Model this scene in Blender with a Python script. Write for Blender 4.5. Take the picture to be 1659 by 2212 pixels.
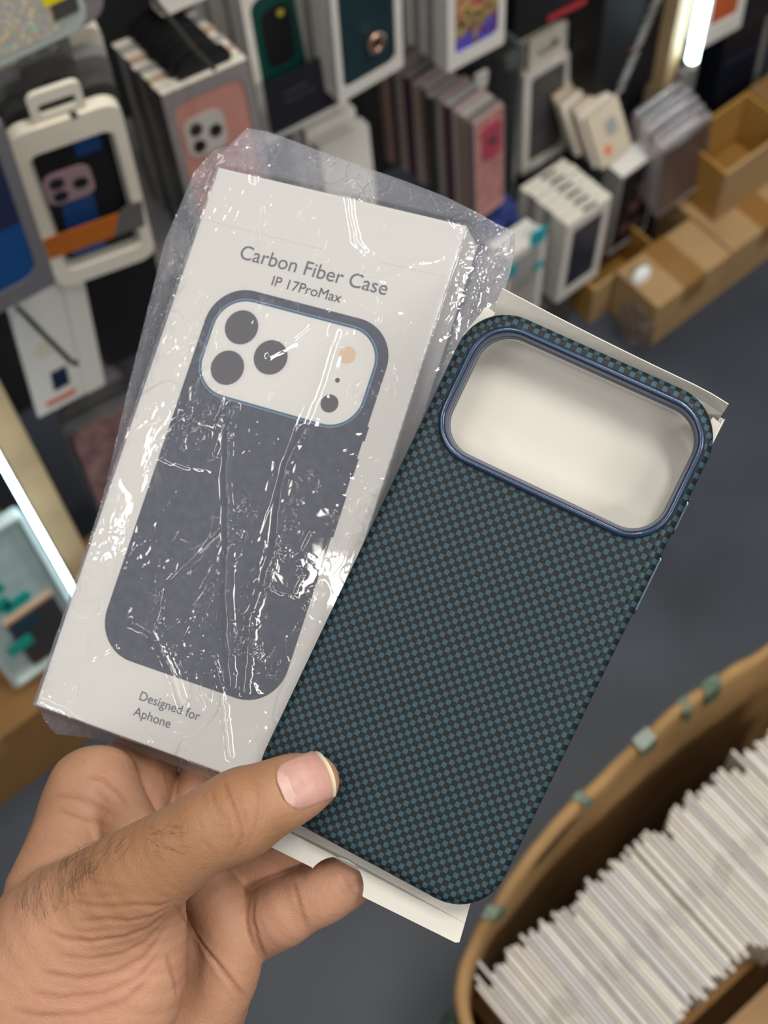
import bpy, bmesh, math, random
import numpy as np
from mathutils import Matrix, Vector, noise

# ------------------------------------------------------------------ camera, world, light, exposure
S = bpy.context.scene
COL = S.collection
for o in list(bpy.data.objects):
    bpy.data.objects.remove(o, do_unlink=True)
S.view_settings.view_transform = 'Standard'
S.view_settings.look = 'None'
S.view_settings.gamma = 1.0
S.view_settings.use_curve_mapping = False
S.view_settings.exposure = 0.0

cam_data = bpy.data.cameras.new('camera')
cam = bpy.data.objects.new('camera', cam_data)
COL.objects.link(cam)
cam.matrix_world = Matrix(((0.774581, 0.574692, -0.264109, 0), (-0.631344, 0.677595, -0.377187, 0), (-0.037808, 0.458905, 0.88768, 1.85), (0, 0, 0, 1)))
cam_data.sensor_fit = 'VERTICAL'
cam_data.sensor_height = 36.0
cam_data.lens = 3064.0 / 2212.0 * 36.0
cam_data.clip_start = 0.01
cam_data.dof.use_dof = True
cam_data.dof.focus_distance = 0.425
cam_data.dof.aperture_fstop = 15.0
S.camera = cam

world = bpy.data.worlds.new('store_ambient')
S.world = world
world.use_nodes = True
bg = world.node_tree.nodes['Background']
bg.inputs['Color'].default_value = (0.93, 0.95, 1.0, 1)
bg.inputs['Strength'].default_value = 0.17

def area(name, loc, target, size, size_y, power, color=(1.0, 0.95, 0.87)):
    d = bpy.data.lights.new(name, 'AREA')
    d.shape = 'RECTANGLE'
    d.size = size
    d.size_y = size_y
    d.energy = power
    d.color = color
    o = bpy.data.objects.new(name, d)
    COL.objects.link(o)
    o.location = loc
    o.rotation_euler = (Vector(target) - Vector(loc)).to_track_quat('-Z', 'Y').to_euler()
    return o

# the shop's ceiling panels, plus unseen tubes added for glints on the bag
area('ceiling_panel_light', (0.58, -0.16, 3.4), (0.2, 0.1, 1.4), 0.6, 0.2, 20)
area('ceiling_panel_light', (1.25, 0.35, 3.2), (0.8, 0.4, 0.6), 0.7, 0.2, 13)
area('bag_glint_light', (0.02, 0.52, 3.2), (0.2, 0.4, 0.6), 0.8, 0.10, 6)
area('bag_glint_light', (-0.72, 0.12, 3.2), (-0.3, 0.2, 0.6), 0.8, 0.10, 6)
area('bag_glint_light', (-1.85, 0.45, 3.2), (-0.3, 0.4, 0.6), 0.8, 0.10, 6)
area('bag_glint_light', (-0.85, 1.2, 3.2), (-0.3, 0.4, 0.6), 0.8, 0.10, 5)
area('ceiling_panel_light', (1.2, -1.7, 3.1), (0.9, 0.5, 0.4), 1.0, 0.3, 30)
area('ceiling_panel_light', (-0.3, -1.8, 3.1), (0.3, 0.5, 0.5), 1.0, 0.3, 17)

# ------------------------------------------------------------------ materials
MATS = {}

def mat(name, color, rough=0.5, metal=0.0, spec=0.5, vary=0.0, scale=20.0, bump=0.0, bscale=200.0,
        coat=0.0, sss=0.0, emit=None, estr=0.0):
    if name in MATS:
        return MATS[name]
    m = bpy.data.materials.new(name)
    m.use_nodes = True
    nt = m.node_tree
    b = nt.nodes['Principled BSDF']
    b.inputs['Base Color'].default_value = (*color, 1)
    b.inputs['Roughness'].default_value = rough
    b.inputs['Metallic'].default_value = metal
    b.inputs['Specular IOR Level'].default_value = spec
    b.inputs['Coat Weight'].default_value = coat
    if sss:
        b.inputs['Subsurface Weight'].default_value = sss
        b.inputs['Subsurface Radius'].default_value = (0.004, 0.0015, 0.0008)
        b.inputs['Subsurface Scale'].default_value = 1.0
    if emit:
        b.inputs['Emission Color'].default_value = (*emit, 1)
        b.inputs['Emission Strength'].default_value = estr
    tc = nt.nodes.new('ShaderNodeTexCoord')
    if vary:
        n = nt.nodes.new('ShaderNodeTexNoise')
        n.inputs['Scale'].default_value = scale
        n.inputs['Detail'].default_value = 4
        nt.links.new(tc.outputs['Object'], n.inputs['Vector'])
        r = nt.nodes.new('ShaderNodeValToRGB')
        r.color_ramp.elements[0].position = 0.3
        r.color_ramp.elements[1].position = 0.7
        r.color_ramp.elements[0].color = (*[c * (1 - vary) for c in color], 1)
        r.color_ramp.elements[1].color = (*[min(1, c * (1 + vary)) for c in color], 1)
        nt.links.new(n.outputs['Fac'], r.inputs['Fac'])
        nt.links.new(r.outputs['Color'], b.inputs['Base Color'])
    if bump:
        n2 = nt.nodes.new('ShaderNodeTexNoise')
        n2.inputs['Scale'].default_value = bscale
        n2.inputs['Detail'].default_value = 3
        nt.links.new(tc.outputs['Object'], n2.inputs['Vector'])
        bp = nt.nodes.new('ShaderNodeBump')
        bp.inputs['Strength'].default_value = bump
        bp.inputs['Distance'].default_value = 0.001
        nt.links.new(n2.outputs['Fac'], bp.inputs['Height'])
        nt.links.new(bp.outputs['Normal'], b.inputs['Normal'])
    MATS[name] = m
    return m

def film(name, tint=(1, 1, 1), haze=0.06, gloss=0.12, rough=0.12, haze_color=(0.8, 0.82, 0.88), bump=0.0, bscale=60.0, fine=False):
    """thin clear plastic: see-through, a little milky, with a reflecting skin"""
    if name in MATS:
        return MATS[name]
    m = bpy.data.materials.new(name)
    m.use_nodes = True
    nt = m.node_tree
    nt.nodes.clear()
    out = nt.nodes.new('ShaderNodeOutputMaterial')
    tr = nt.nodes.new('ShaderNodeBsdfTransparent')
    tr.inputs['Color'].default_value = (*tint, 1)
    df = nt.nodes.new('ShaderNodeBsdfDiffuse')
    df.inputs['Color'].default_value = (*haze_color, 1)
    gl = nt.nodes.new('ShaderNodeBsdfGlossy')
    gl.inputs['Roughness'].default_value = rough
    fr = nt.nodes.new('ShaderNodeLayerWeight')
    fr.inputs['Blend'].default_value = 0.25
    ma = nt.nodes.new('ShaderNodeMath')
    ma.operation = 'MULTIPLY_ADD'
    ma.inputs[1].default_value = 0.45
    ma.inputs[2].default_value = gloss
    ma.use_clamp = True
    m1 = nt.nodes.new('ShaderNodeMixShader')
    m1.inputs[0].default_value = haze
    m2 = nt.nodes.new('ShaderNodeMixShader')
    nt.links.new(tr.outputs[0], m1.inputs[1])
    nt.links.new(df.outputs[0], m1.inputs[2])
    nt.links.new(fr.outputs['Fresnel'], ma.inputs[0])
    nt.links.new(ma.outputs[0], m2.inputs[0])
    nt.links.new(m1.outputs[0], m2.inputs[1])
    nt.links.new(gl.outputs[0], m2.inputs[2])
    nt.links.new(m2.outputs[0], out.inputs[0])
    if bump:
        tc = nt.nodes.new('ShaderNodeTexCoord')
        n2 = nt.nodes.new('ShaderNodeTexNoise')
        n2.inputs['Scale'].default_value = bscale
        n2.inputs['Detail'].default_value = 3
        n2.inputs['Distortion'].default_value = 1.2
        nt.links.new(tc.outputs['Object'], n2.inputs['Vector'])
        bp = nt.nodes.new('ShaderNodeBump')
        bp.inputs['Strength'].default_value = bump
        bp.inputs['Distance'].default_value = 0.001
        nt.links.new(n2.outputs['Fac'], bp.inputs['Height'])
        nt.links.new(bp.outputs['Normal'], gl.inputs['Normal'])
        nt.links.new(bp.outputs['Normal'], fr.inputs['Normal'])
    MATS[name] = m
    return m

def cardboard(name, color, vary=0.12):
    return mat(name, color, rough=0.85, spec=0.15, vary=vary, scale=9.0, bump=0.15, bscale=120.0)

# ------------------------------------------------------------------ object helpers
def thing(name, label, cat, matrix=None, group=None):
    o = bpy.data.objects.new(name, None)
    COL.objects.link(o)
    o.empty_display_size = 0.02
    o['label'] = label
    o['category'] = cat
    if group:
        o['group'] = group
    if matrix is not None:
        o.matrix_world = matrix
    return o

def link(name, bm_or_me, m, parent=None, smooth=False, label=None):
    if isinstance(bm_or_me, bmesh.types.BMesh):
        bmesh.ops.recalc_face_normals(bm_or_me, faces=bm_or_me.faces)
        me = bpy.data.meshes.new(name)
        bm_or_me.to_mesh(me)
        bm_or_me.free()
    else:
        me = bm_or_me
    for mm in (m if isinstance(m, (list, tuple)) else [m]):
        me.materials.append(mm)
    if smooth:
        for p in me.polygons:
            p.use_smooth = True
    o = bpy.data.objects.new(name, me)
    COL.objects.link(o)
    if parent is not None:
        o.parent = parent
    if label:
        o['label'] = label
    return o

def tag(o, label, cat, group=None):
    o['label'] = label
    o['category'] = cat
    if group:
        o['group'] = group
    return o

def struct(name, bm, m):
    o = link(name, bm, m)
    o['kind'] = 'structure'
    return o

def copy_tree(o, parent=None):
    c = o.copy()
    COL.objects.link(c)
    if parent is not None:
        c.parent = parent
    for ch in list(o.children):
        copy_tree(ch, c)
    return c

def rr(x0, x1, y0, y1, r, n=6):
    """rounded rectangle outline, counter-clockwise"""
    r = max(1e-5, min(r, (x1 - x0) / 2 - 1e-6, (y1 - y0) / 2 - 1e-6))
    pts = []
    for cx, cy, a0 in ((x1 - r, y0 + r, -90), (x1 - r, y1 - r, 0), (x0 + r, y1 - r, 90), (x0 + r, y0 + r, 180)):
        for k in range(n + 1):
            a = math.radians(a0 + 90.0 * k / n)
            pts.append((cx + r * math.cos(a), cy + r * math.sin(a)))
    return pts

def circ(cx, cy, r, n=24):
    return [(cx + r * math.cos(2 * math.pi * k / n), cy + r * math.sin(2 * math.pi * k / n)) for k in range(n)]

XY = lambda a, b, c: (a, b, c)      # outline in x, y and extruded along z (held things)
XZ = lambda a, b, c: (a, c, b)      # outline in x, z and extruded along y (things on the display)

def prism(bm, pts, c0, c1, ax=XY, bevel=0.0):
    v0 = [bm.verts.new(ax(a, b, c0)) for a, b in pts]
    v1 = [bm.verts.new(ax(a, b, c1)) for a, b in pts]
    n = len(pts)
    fs = [bm.faces.new(v0[::-1]), bm.faces.new(v1)]
    for i in range(n):
        fs.append(bm.faces.new((v0[i], v0[(i + 1) % n], v1[(i + 1) % n], v1[i])))
    if bevel:
        es = [e for f in fs[:2] for e in f.edges]
        bmesh.ops.bevel(bm, geom=es, offset=bevel, segments=2, profile=0.5, affect='EDGES')
    return bm

def loops(bm, ls, close=False):
    """skin a list of 3-D loops with equal counts"""
    vs = [[bm.verts.new(p) for p in l] for l in ls]
    n = len(ls[0])
    seq = list(zip(vs, vs[1:])) + ([(vs[-1], vs[0])] if close else [])
    for a, b in seq:
        for i in range(n):
            bm.faces.new((a[i], a[(i + 1) % n], b[(i + 1) % n], b[i]))
    return vs

def ring(bm, outer, inner, c0, c1, ax=XY):
    loops(bm, [[ax(a, b, c) for a, b in pts] for pts, c in ((outer, c0), (outer, c1), (inner, c1), (inner, c0))], close=True)
    return bm

def box(bm, x0, x1, y0, y1, z0, z1, bevel=0.0):
    r = bmesh.ops.create_cube(bm, size=1.0)
    for v in r['verts']:
        v.co = ((x0 + x1) / 2 + v.co.x * (x1 - x0), (y0 + y1) / 2 + v.co.y * (y1 - y0), (z0 + z1) / 2 + v.co.z * (z1 - z0))
    if bevel:
        es = list({e for v in r['verts'] for e in v.link_edges})
        bmesh.ops.bevel(bm, geom=es, offset=bevel, segments=2, profile=0.5, affect='EDGES')
    return bm

def tube(bm, pts, r, n=10, cap=True):
    pts = [Vector(p) for p in pts]
    rs = r if isinstance(r, (list, tuple)) else [r] * len(pts)
    rings = []
    up = None
    for i, p in enumerate(pts):
        t = (pts[min(i + 1, len(pts) - 1)] - pts[max(i - 1, 0)]).normalized()
        if up is None:
            up = t.orthogonal().normalized()
        up = (up - t * up.dot(t)).normalized()
        s = t.cross(up)
        rings.append([bm.verts.new(p + (up * math.cos(2 * math.pi * k / n) + s * math.sin(2 * math.pi * k / n)) * rs[i]) for k in range(n)])
    for a, b in zip(rings, rings[1:]):
        for k in range(n):
            bm.faces.new((a[k], a[(k + 1) % n], b[(k + 1) % n], b[k]))
    if cap:
        bm.faces.new(rings[0][::-1])
        bm.faces.new(rings[-1])
    return bm

def place(pos, yaw=0.0, lean=0.0, roll=0.0):
    R = math.radians
    return Matrix.Translation(pos) @ Matrix.Rotation(R(yaw), 4, 'Z') @ Matrix.Rotation(R(lean), 4, 'X') @ Matrix.Rotation(R(roll), 4, 'Y')

def text_mesh(s, size, bold=0.0, line=1.0):
    cu = bpy.data.curves.new('lettering', 'FONT')
    cu.body = s
    cu.size = size
    cu.extrude = 0.00003
    cu.offset = bold
    cu.space_line = line
    ob = bpy.data.objects.new('lettering', cu)
    COL.objects.link(ob)
    dg = bpy.context.evaluated_depsgraph_get()
    me = bpy.data.meshes.new_from_object(ob.evaluated_get(dg))
    bpy.data.objects.remove(ob, do_unlink=True)
    bpy.data.curves.remove(cu)
    return me

def fit_text(s, x0, x1, base, size_guess, z, name, m, parent, bold=0.0, line=1.0):
    me = text_mesh(s, size_guess, bold, line)
    xs = [v.co.x for v in me.vertices]
    k = (x1 - x0) / (max(xs) - min(xs))
    mn = min(xs)
    for v in me.vertices:
        v.co = ((v.co.x - mn) * k + x0, v.co.y * k + base, v.co.z + z)
    return link(name, me, m, parent)

MM = 0.001
CASE = Matrix(((0.388612, 0.838512, -0.381941, 0.116185), (-0.918984, 0.322717, -0.226545, 0.120822), (-0.066702, 0.439035, 0.89599, 1.464099), (0, 0, 0, 1)))
BOX = Matrix(((0.483163, 0.804143, -0.346276, 0.098313), (-0.871721, 0.478691, -0.104678, 0.216542), (0.081583, 0.352433, 0.932274, 1.439387), (0, 0, 0, 1)))

# ------------------------------------------------------------------ the setting
def floor_mat():
    m = mat('floor_vinyl', (0.05, 0.059, 0.078), rough=0.42, spec=0.4, vary=0.35, scale=3.5)
    return m
bm = bmesh.new()
box(bm, -2.2, 4.5, -2.0, 1.32, -0.03, 0.0)
struct('floor', bm, floor_mat())
bm = bmesh.new()
box(bm, -2.2, 4.5, 1.28, 1.32, 0.0, 2.6)
struct('wall_back', bm, mat('wall_panel_dark', (0.02, 0.02, 0.022), rough=0.7, vary=0.3, scale=6))
wood = mat('beech_post', (0.50, 0.36, 0.20), rough=0.55, vary=0.14, scale=14)
bm = bmesh.new()
box(bm, 0.118, 0.150, 0.855, 0.90, 0.0, 2.4, 0.001)
struct('trim_1', bm, wood)
bm = bmesh.new()
box(bm, 1.228, 1.252, 0.95, 0.985, 0.0, 2.4, 0.001)
struct('trim_2', bm, wood)
bm = bmesh.new()
box(bm, 1.246, 1.281, 1.0, 1.03, 0.0, 2.4, 0.001)
struct('trim_3', bm, mat('grey_upright', (0.24, 0.22, 0.22), rough=0.4, metal=0.3))


# ------------------------------------------------------------------ the phone case in its paper tray
def weave_mat():
    m = bpy.data.materials.new('woven_checker')
    m.use_nodes = True
    nt = m.node_tree
    b = nt.nodes['Principled BSDF']
    b.inputs['Roughness'].default_value = 0.52
    b.inputs['Specular IOR Level'].default_value = 0.25
    tc = nt.nodes.new('ShaderNodeTexCoord')
    sp = nt.nodes.new('ShaderNodeSeparateXYZ')
    nt.links.new(tc.outputs['Object'], sp.inputs[0])
    def node(op, a, bb=None):
        n = nt.nodes.new('ShaderNodeMath')
        n.operation = op
        for i, v in enumerate((a, bb)):
            if v is None:
                continue
            if isinstance(v, (int, float)):
                n.inputs[i].default_value = v
            else:
                nt.links.new(v, n.inputs[i])
        return n.outputs[0]
    cell = 0.00172
    def cellpos(s):
        return node('DIVIDE', node('ADD', s, 1.0), cell)
    u, v = cellpos(sp.outputs['X']), cellpos(sp.outputs['Y'])
    fu, fv = node('FLOOR', u), node('FLOOR', v)
    par = node('MODULO', node('ADD', fu, fv), 2.0)
    # squares a little inset so that the dark yarn runs between them
    du = node('ABSOLUTE', node('SUBTRACT', node('FRACT', u), 0.5))
    dv = node('ABSOLUTE', node('SUBTRACT', node('FRACT', v), 0.5))
    inside = node('MULTIPLY', node('LESS_THAN', du, 0.43), node('LESS_THAN', dv, 0.465))
    f = node('MULTIPLY', par, inside)
    nz = nt.nodes.new('ShaderNodeTexNoise')
    nz.inputs['Scale'].default_value = 260
    nt.links.new(tc.outputs['Object'], nz.inputs['Vector'])
    blue = nt.nodes.new('ShaderNodeMix')
    blue.data_type = 'RGBA'
    blue.inputs['A'].default_value = (0.021, 0.057, 0.081, 1)
    blue.inputs['B'].default_value = (0.029, 0.074, 0.104, 1)
    nt.links.new(nz.outputs['Fac'], blue.inputs['Factor'])
    mix = nt.nodes.new('ShaderNodeMix')
    mix.data_type = 'RGBA'
    mix.inputs['A'].default_value = (0.0085, 0.0108, 0.0115, 1)
    nt.links.new(f, mix.inputs['Factor'])
    nt.links.new(blue.outputs['Result'], mix.inputs['B'])
    nt.links.new(mix.outputs['Result'], b.inputs['Base Color'])
    bp = nt.nodes.new('ShaderNodeBump')
    bp.inputs['Strength'].default_value = 0.12
    bp.inputs['Distance'].default_value = 0.0002
    nt.links.new(f, bp.inputs['Height'])
    nt.links.new(bp.outputs['Normal'], b.inputs['Normal'])
    return m

weave = weave_mat()
case = thing('phone_case', 'dark blue and black checked carbon fibre phone case held under the thumb', 'phone case', CASE)
HW, HL, CR = 40.6 * MM, 83.4 * MM, 15.5 * MM
cut = rr(-35.6 * MM, 37.8 * MM, 37.4 * MM, 79.3 * MM, 12.6 * MM, 10)
def outl(d):
    return rr(-HW + d, HW - d, -HL + d, HL - d, CR - d, 10)
bm = bmesh.new()
ls = []
F = 3.2 * MM
for k in range(7):
    a = math.radians(90 * (1 - k / 6))
    d = F * (1 - math.cos(a))
    ls.append([(x, y, -F + F * math.sin(a)) for x, y in outl(d)])
ls.append([(x, y, -9.5 * MM) for x, y in outl(0)])
ls.append([(x, y, -11.0 * MM) for x, y in outl(1.0 * MM)])
ls.append([(x, y, -11.0 * MM) for x, y in outl(2.0 * MM)])
ls.append([(x, y, -1.6 * MM) for x, y in outl(1.6 * MM)])
vs = loops(bm, ls)
def holed(bm, outer_verts, hole, z):
    hv = [bm.verts.new((x, y, z)) for x, y in hole]
    es = []
    for ring_ in (outer_verts, hv):
        for i in range(len(ring_)):
            a, b = ring_[i], ring_[(i + 1) % len(ring_)]
            e = bm.edges.get((a, b)) or bm.edges.new((a, b))
            es.append(e)
    bmesh.ops.triangle_fill(bm, use_beauty=True, use_dissolve=False, edges=es)
    return hv
h0 = holed(bm, vs[0], cut, 0.0)
h1 = holed(bm, vs[-1], cut, -1.6 * MM)
for i in range(len(h0)):
    bm.faces.new((h0[i], h0[(i + 1) % len(h0)], h1[(i + 1) % len(h1)], h1[i]))
shell = link('shell', bm, weave, case)
for p in shell.data.polygons:
    p.use_smooth = abs(p.normal.z) < 0.999 and p.center.z > -9 * MM

rim_mat = mat('rim_blue_gloss', (0.016, 0.036, 0.085), rough=0.28, metal=0.35, spec=0.6, coat=0.5, bump=0.05, bscale=900)
bm = bmesh.new()
RX0, RX1, RY0, RY1 = -36.4 * MM, 38.7 * MM, 36.6 * MM, 80.1 * MM
prof = [(0.0, -0.3), (0.05, 0.7), (0.45, 1.35), (1.1, 1.6), (1.75, 1.4), (2.1, 0.9), (2.25, 0.3), (2.45, -0.1), (2.6, -1.0), (2.75, -2.4), (2.2, -2.4), (1.6, -1.6), (0.3, -1.5)]
loops(bm, [[(x, y, z * MM) for x, y in rr(RX0 + d * MM, RX1 - d * MM, RY0 + d * MM, RY1 - d * MM, 13.2 * MM - d * MM, 12)] for d, z in prof], close=True)
link('camera_rim', bm, rim_mat, case, smooth=True, label='raised glossy blue rim around the camera opening')
bm = bmesh.new()
gap = [(2.3, -2.2), (2.9, -2.2), (3.1, -4.2), (2.5, -4.2)]
loops(bm, [[(x, y, z * MM) for x, y in rr(RX0 + d * MM, RX1 - d * MM, RY0 + d * MM, RY1 - d * MM, 13.2 * MM - d * MM, 12)] for d, z in gap], close=True)
link('inner_lining', bm, mat('lining_slate', (0.13, 0.14, 0.19), rough=0.7), case, smooth=True)
metal_b = mat('button_metal', (0.10, 0.14, 0.19), rough=0.25, metal=0.9)
for y0, y1 in ((44.0, 55.0), (18.0, 37.0)):
    bm = bmesh.new()
    pts = rr(y0 * MM, y1 * MM, -7.2 * MM, -4.0 * MM, 1.5 * MM, 5)
    prism(bm, pts, 40.3 * MM, 41.15 * MM, lambda a, b, c: (c, a, b), 0.2 * MM)
    link('side_button', bm, metal_b, case)

paper = mat('white_card', (0.58, 0.565, 0.525), rough=0.75, spec=0.25, bump=0.06, bscale=500)
tray = thing('paper_tray', 'white folded card tray sticking out above and below the checked phone case', 'tray', CASE)
T = 0.45 * MM
def sheet(name, quad, parent, sub=1):
    """a card panel with its own thickness, from four corners"""
    q = [Vector(p) * MM for p in quad]
    n = (q[1] - q[0]).cross(q[3] - q[0]).normalized() * T
    bm = bmesh.new()
    a = [bm.verts.new(p) for p in q]
    b = [bm.verts.new(p - n) for p in q]
    bm.faces.new(a)
    bm.faces.new(b[::-1])
    for i in range(4):
        bm.faces.new((a[i], a[(i + 1) % 4], b[(i + 1) % 4], b[i]))
    return link(name, bm, paper, parent)
sheet('base', [(-34, -83, -17), (33, -83, -17), (39.5, 82, -17), (-39.5, 82, -17)], tray)
sheet('side_wall', [(-37.0, -68, -17), (-39.6, 82.5, -17), (-38.9, 82.0, -8.5), (-38.9, -68, -11.5)], tray)
sheet('side_wall', [(39.6, 82.0, -17), (37.0, -68, -17), (38.6, -68, -11.5), (39.4, 80.5, -8.5)], tray)
# top flap, bent up and outward, its right end curled
bm = bmesh.new()
pr = []
for s in np.linspace(0, 1, 14):
    x = -37.2 + 75.8 * s
    curl = max(0.0, (s - 0.86) / 0.14) ** 1.6
    y1 = 89.4 - 3.0 * s - 0.6 * math.sin(3.1 * s) - 1.1 * curl
    xe = x + 0.4
    pr.append(((x * 0.99, 80.2, -15.5), (x, 84.0 - 1.5 * curl, -12.6 + curl), (xe, y1, -8.6 + 1.2 * curl)))
va = [[bm.verts.new(Vector(p) * MM) for p in r] for r in pr]
vb = [[bm.verts.new((Vector(p) + Vector((0, 0.33, -0.33))) * MM) for p in r] for r in pr]
for i in range(len(pr) - 1):
    for j in range(2):
        bm.faces.new((va[i][j], va[i + 1][j], va[i + 1][j + 1], va[i][j + 1]))
        bm.faces.new((vb[i][j], vb[i][j + 1], vb[i + 1][j + 1], vb[i + 1][j]))
    bm.faces.new((va[i][2], va[i + 1][2], vb[i + 1][2], vb[i][2]))
    bm.faces.new((va[i][0], vb[i][0], vb[i + 1][0], va[i + 1][0]))
for k in (0, -1):
    for j in range(2):
        bm.faces.new((va[k][j], va[k][j + 1], vb[k][j + 1], vb[k][j]))
link('top_flap', bm, paper, tray)
# small corner tabs beside the top flap
for name, q in (('corner_tab', [(-41.6, 72, -9.0), (-38.6, 82.6, -8.2), (-35.4, 81.9, -8.6), (-37.5, 70, -9.6)]),
                ('corner_tab', [(36.6, 80.3, -8.8), (39.3, 79.4, -8.4), (39.6, 72.5, -8.8), (36.0, 72.0, -9.4)])):
    sheet(name, q, tray)
# bottom flap: a sloping band and a flange with a half-round finger notch
sheet('bottom_band', [(-35, -81.0, -15.0), (34.5, -81.0, -15.0), (36.0, -88.4, -11.6), (-37.0, -89.6, -11.6)][::-1], tray)
out = [(-37.0, -89.4), (36.0, -88.2), (37.0, -93.6), (36.0, -94.2), (5.4, -95.3)]
cx, cy, r = -3.9, -97.0, 8.9
for k in range(15):
    a = math.radians(12 + (168 - 12) * k / 14)
    out.append((cx + r * math.cos(a), cy + r * math.sin(a)))
out += [(-12.9, -94.9), (-37.5, -95.8)]
bm = bmesh.new()
prism(bm, [(x * MM, y * MM) for x, y in out], -0.0, T, lambda a, b, c: (a, b, -11.7 * MM + c + (-(b / MM) - 88) * 0.0003))
link('bottom_flange', bm, paper, tray)

# ------------------------------------------------------------------ the boxed copy in its plastic bag
rbox = thing('retail_box', 'white carbon fibre case box with a printed case picture inside the clear bag', 'box', BOX)
BW, BL, BD = 46.0 * MM, 97.3 * MM, 21.0 * MM
bm = bmesh.new()
box(bm, -BW, BW, -BL, BL, -BD, 0.0, 0.5 * MM)
link('carton_body', bm, mat('box_white', (0.55, 0.545, 0.53), rough=0.6, spec=0.35, bump=0.03, bscale=400), rbox)
bm = bmesh.new()
for (xa, ya), (xb, yb) in (((-46.3, 78.1), (0.99, 77.82)), ((21.14, 78.38), (44.41, 79))):
    d = Vector((xb - xa, yb - ya)).normalized()
    nrm = Vector((-d.y, d.x)) * 0.1
    pts = [(xa + nrm.x, ya + nrm.y), (xa - nrm.x, ya - nrm.y), (xb - nrm.x, yb - nrm.y), (xb + nrm.x, yb + nrm.y)]
    prism(bm, [(x * MM, y * MM) for x, y in pts], 0.0, 0.05 * MM)
link('fold_line', bm, mat('fold_grey', (0.5, 0.49, 0.48), rough=0.8), rbox)
ink = mat('print_navy', (0.035, 0.042, 0.068), rough=0.45, vary=0.25, scale=320)
grey_ink = mat('print_grey', (0.085, 0.09, 0.12), rough=0.5)
edge_ink = mat('print_pale_blue', (0.11, 0.22, 0.33), rough=0.5)
white_ink = mat('print_white', (0.58, 0.575, 0.56), rough=0.55)
def flat(name, pts, z, m, parent, hole=None):
    bm = bmesh.new()
    p = [(x * MM, y * MM) for x, y in pts]
    if hole:
        ring(bm, p, [(x * MM, y * MM) for x, y in hole], (z - 0.02) * MM, z * MM)
    else:
        prism(bm, p, 0.0, z * MM)
    return link(name, bm, m, parent)
pic = flat('printed_case', rr(-32.2, 35.0, -73.2, 58.2, 14.0, 10), 0.06, ink, rbox)
flat('printed_camera_panel', rr(-28.4, 30.6, 20.9, 54.3, 11.0, 10), 0.09, white_ink, pic)
flat('printed_outline', rr(-29.4, 31.6, 19.9, 55.3, 12.0, 10), 0.11, edge_ink, pic, rr(-29.0, 31.2, 20.3, 54.9, 11.6, 10))
flat('printed_outline', rr(-28.6, 30.8, 20.7, 54.5, 11.2, 10), 0.11, edge_ink, pic, rr(-28.35, 30.55, 20.95, 54.25, 10.9, 10))
pale = mat('print_lens_ring', (0.55, 0.53, 0.55), rough=0.5)
dark = mat('print_lens', (0.055, 0.055, 0.065), rough=0.4)
for lx, ly in ((-18.5, 45.0), (-18.7, 30.4), (-5.0, 37.7)):
    flat('printed_lens_ring', circ(lx + 0.3, ly + 0.1, 6.7, 28), 0.12, pale, pic)
    flat('printed_lens', circ(lx, ly, 6.0, 28), 0.15, dark, pic)
flat('printed_flash', circ(20.6, 45.2, 3.0), 0.12, mat('print_flash', (0.55, 0.42, 0.30), rough=0.5), pic)
flat('printed_sensor', circ(20.1, 36.2, 0.85, 14), 0.12, dark, pic)
flat('printed_sensor', circ(20.0, 28.0, 3.1), 0.12, dark, pic)
for y0, y1 in ((6.0, 13.0), (-14.0, 0.0), (19.0, 24.0)):
    flat('printed_button', [(34.9, y0), (35.6, y0), (35.6, y1), (34.9, y1)], 0.06, ink, pic)
fit_text('Carbon Fiber Case', -27.6 * MM, 26.8 * MM, 67.9 * MM, 6.2 * MM, 0.1 * MM, 'printed_title', grey_ink, rbox)
fit_text('IP 17ProMax', -13.2 * MM, 12.4 * MM, 61.6 * MM, 4.4 * MM, 0.1 * MM, 'printed_model_line', mat('print_dark', (0.05, 0.052, 0.06), rough=0.5), rbox, bold=0.0)
fit_text('Designed for\nAphone', -11.2 * MM, 11.4 * MM, -84.1 * MM, 4.0 * MM, 0.1 * MM, 'printed_lettering', grey_ink, rbox, line=1.25)

# the bag: two sheets of film sealed along their edges, pulled over the box
LEFT = [(-43.5, -102.5), (-47.0, -99.0), (-48.6, -92.5), (-48.9, -70), (-51.0, -34.4), (-57.1, 19.3), (-61.8, 69.6), (-59.5, 97.2), (-55, 106.4), (-50.4, 108.7), (-45.6, 116.7)]
RIGHT = [(48.5, -100.8), (48.6, -80), (48.8, -50), (49.2, -20), (50.6, 15), (54.2, 36), (58.5, 56.1), (62.2, 73.2), (62.4, 88.0), (61.5, 96), (59.2, 102.4)]
TOP = [(-45.6, 116.7), (-38, 117.2), (-29.7, 116.3), (-11.3, 113.8), (17, 110.8), (32.8, 108.6), (43.5, 106.1), (52.5, 103.6), (59.2, 102.4)]
BOT = [(-43.5, -102.5), (-40.4, -105.6), (-30, -103.2), (-21.9, -102.0), (-9.7, -101.8), (21.2, -101.6), (48.5, -100.8)]
def chain(pts):
    p = np.array(pts, float)
    d = np.r_[0, np.cumsum(np.linalg.norm(np.diff(p, axis=0), axis=1))]
    d /= d[-1]
    return lambda t: np.array([np.interp(t, d, p[:, 0]), np.interp(t, d, p[:, 1])])
cl, crr, ct, cb = chain(LEFT), chain(RIGHT), chain(TOP), chain(BOT)
NS, NT = 230, 450
rng = random.Random(4)
def nz(x, y, z=0.0):
    return noise.noise((x, y, z))
def ridge(x, y, z):
    """sharp crumple crests"""
    a = 1 - abs(nz(x, y, z)) * 2.4
    return max(0.0, a) ** 3
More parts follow.
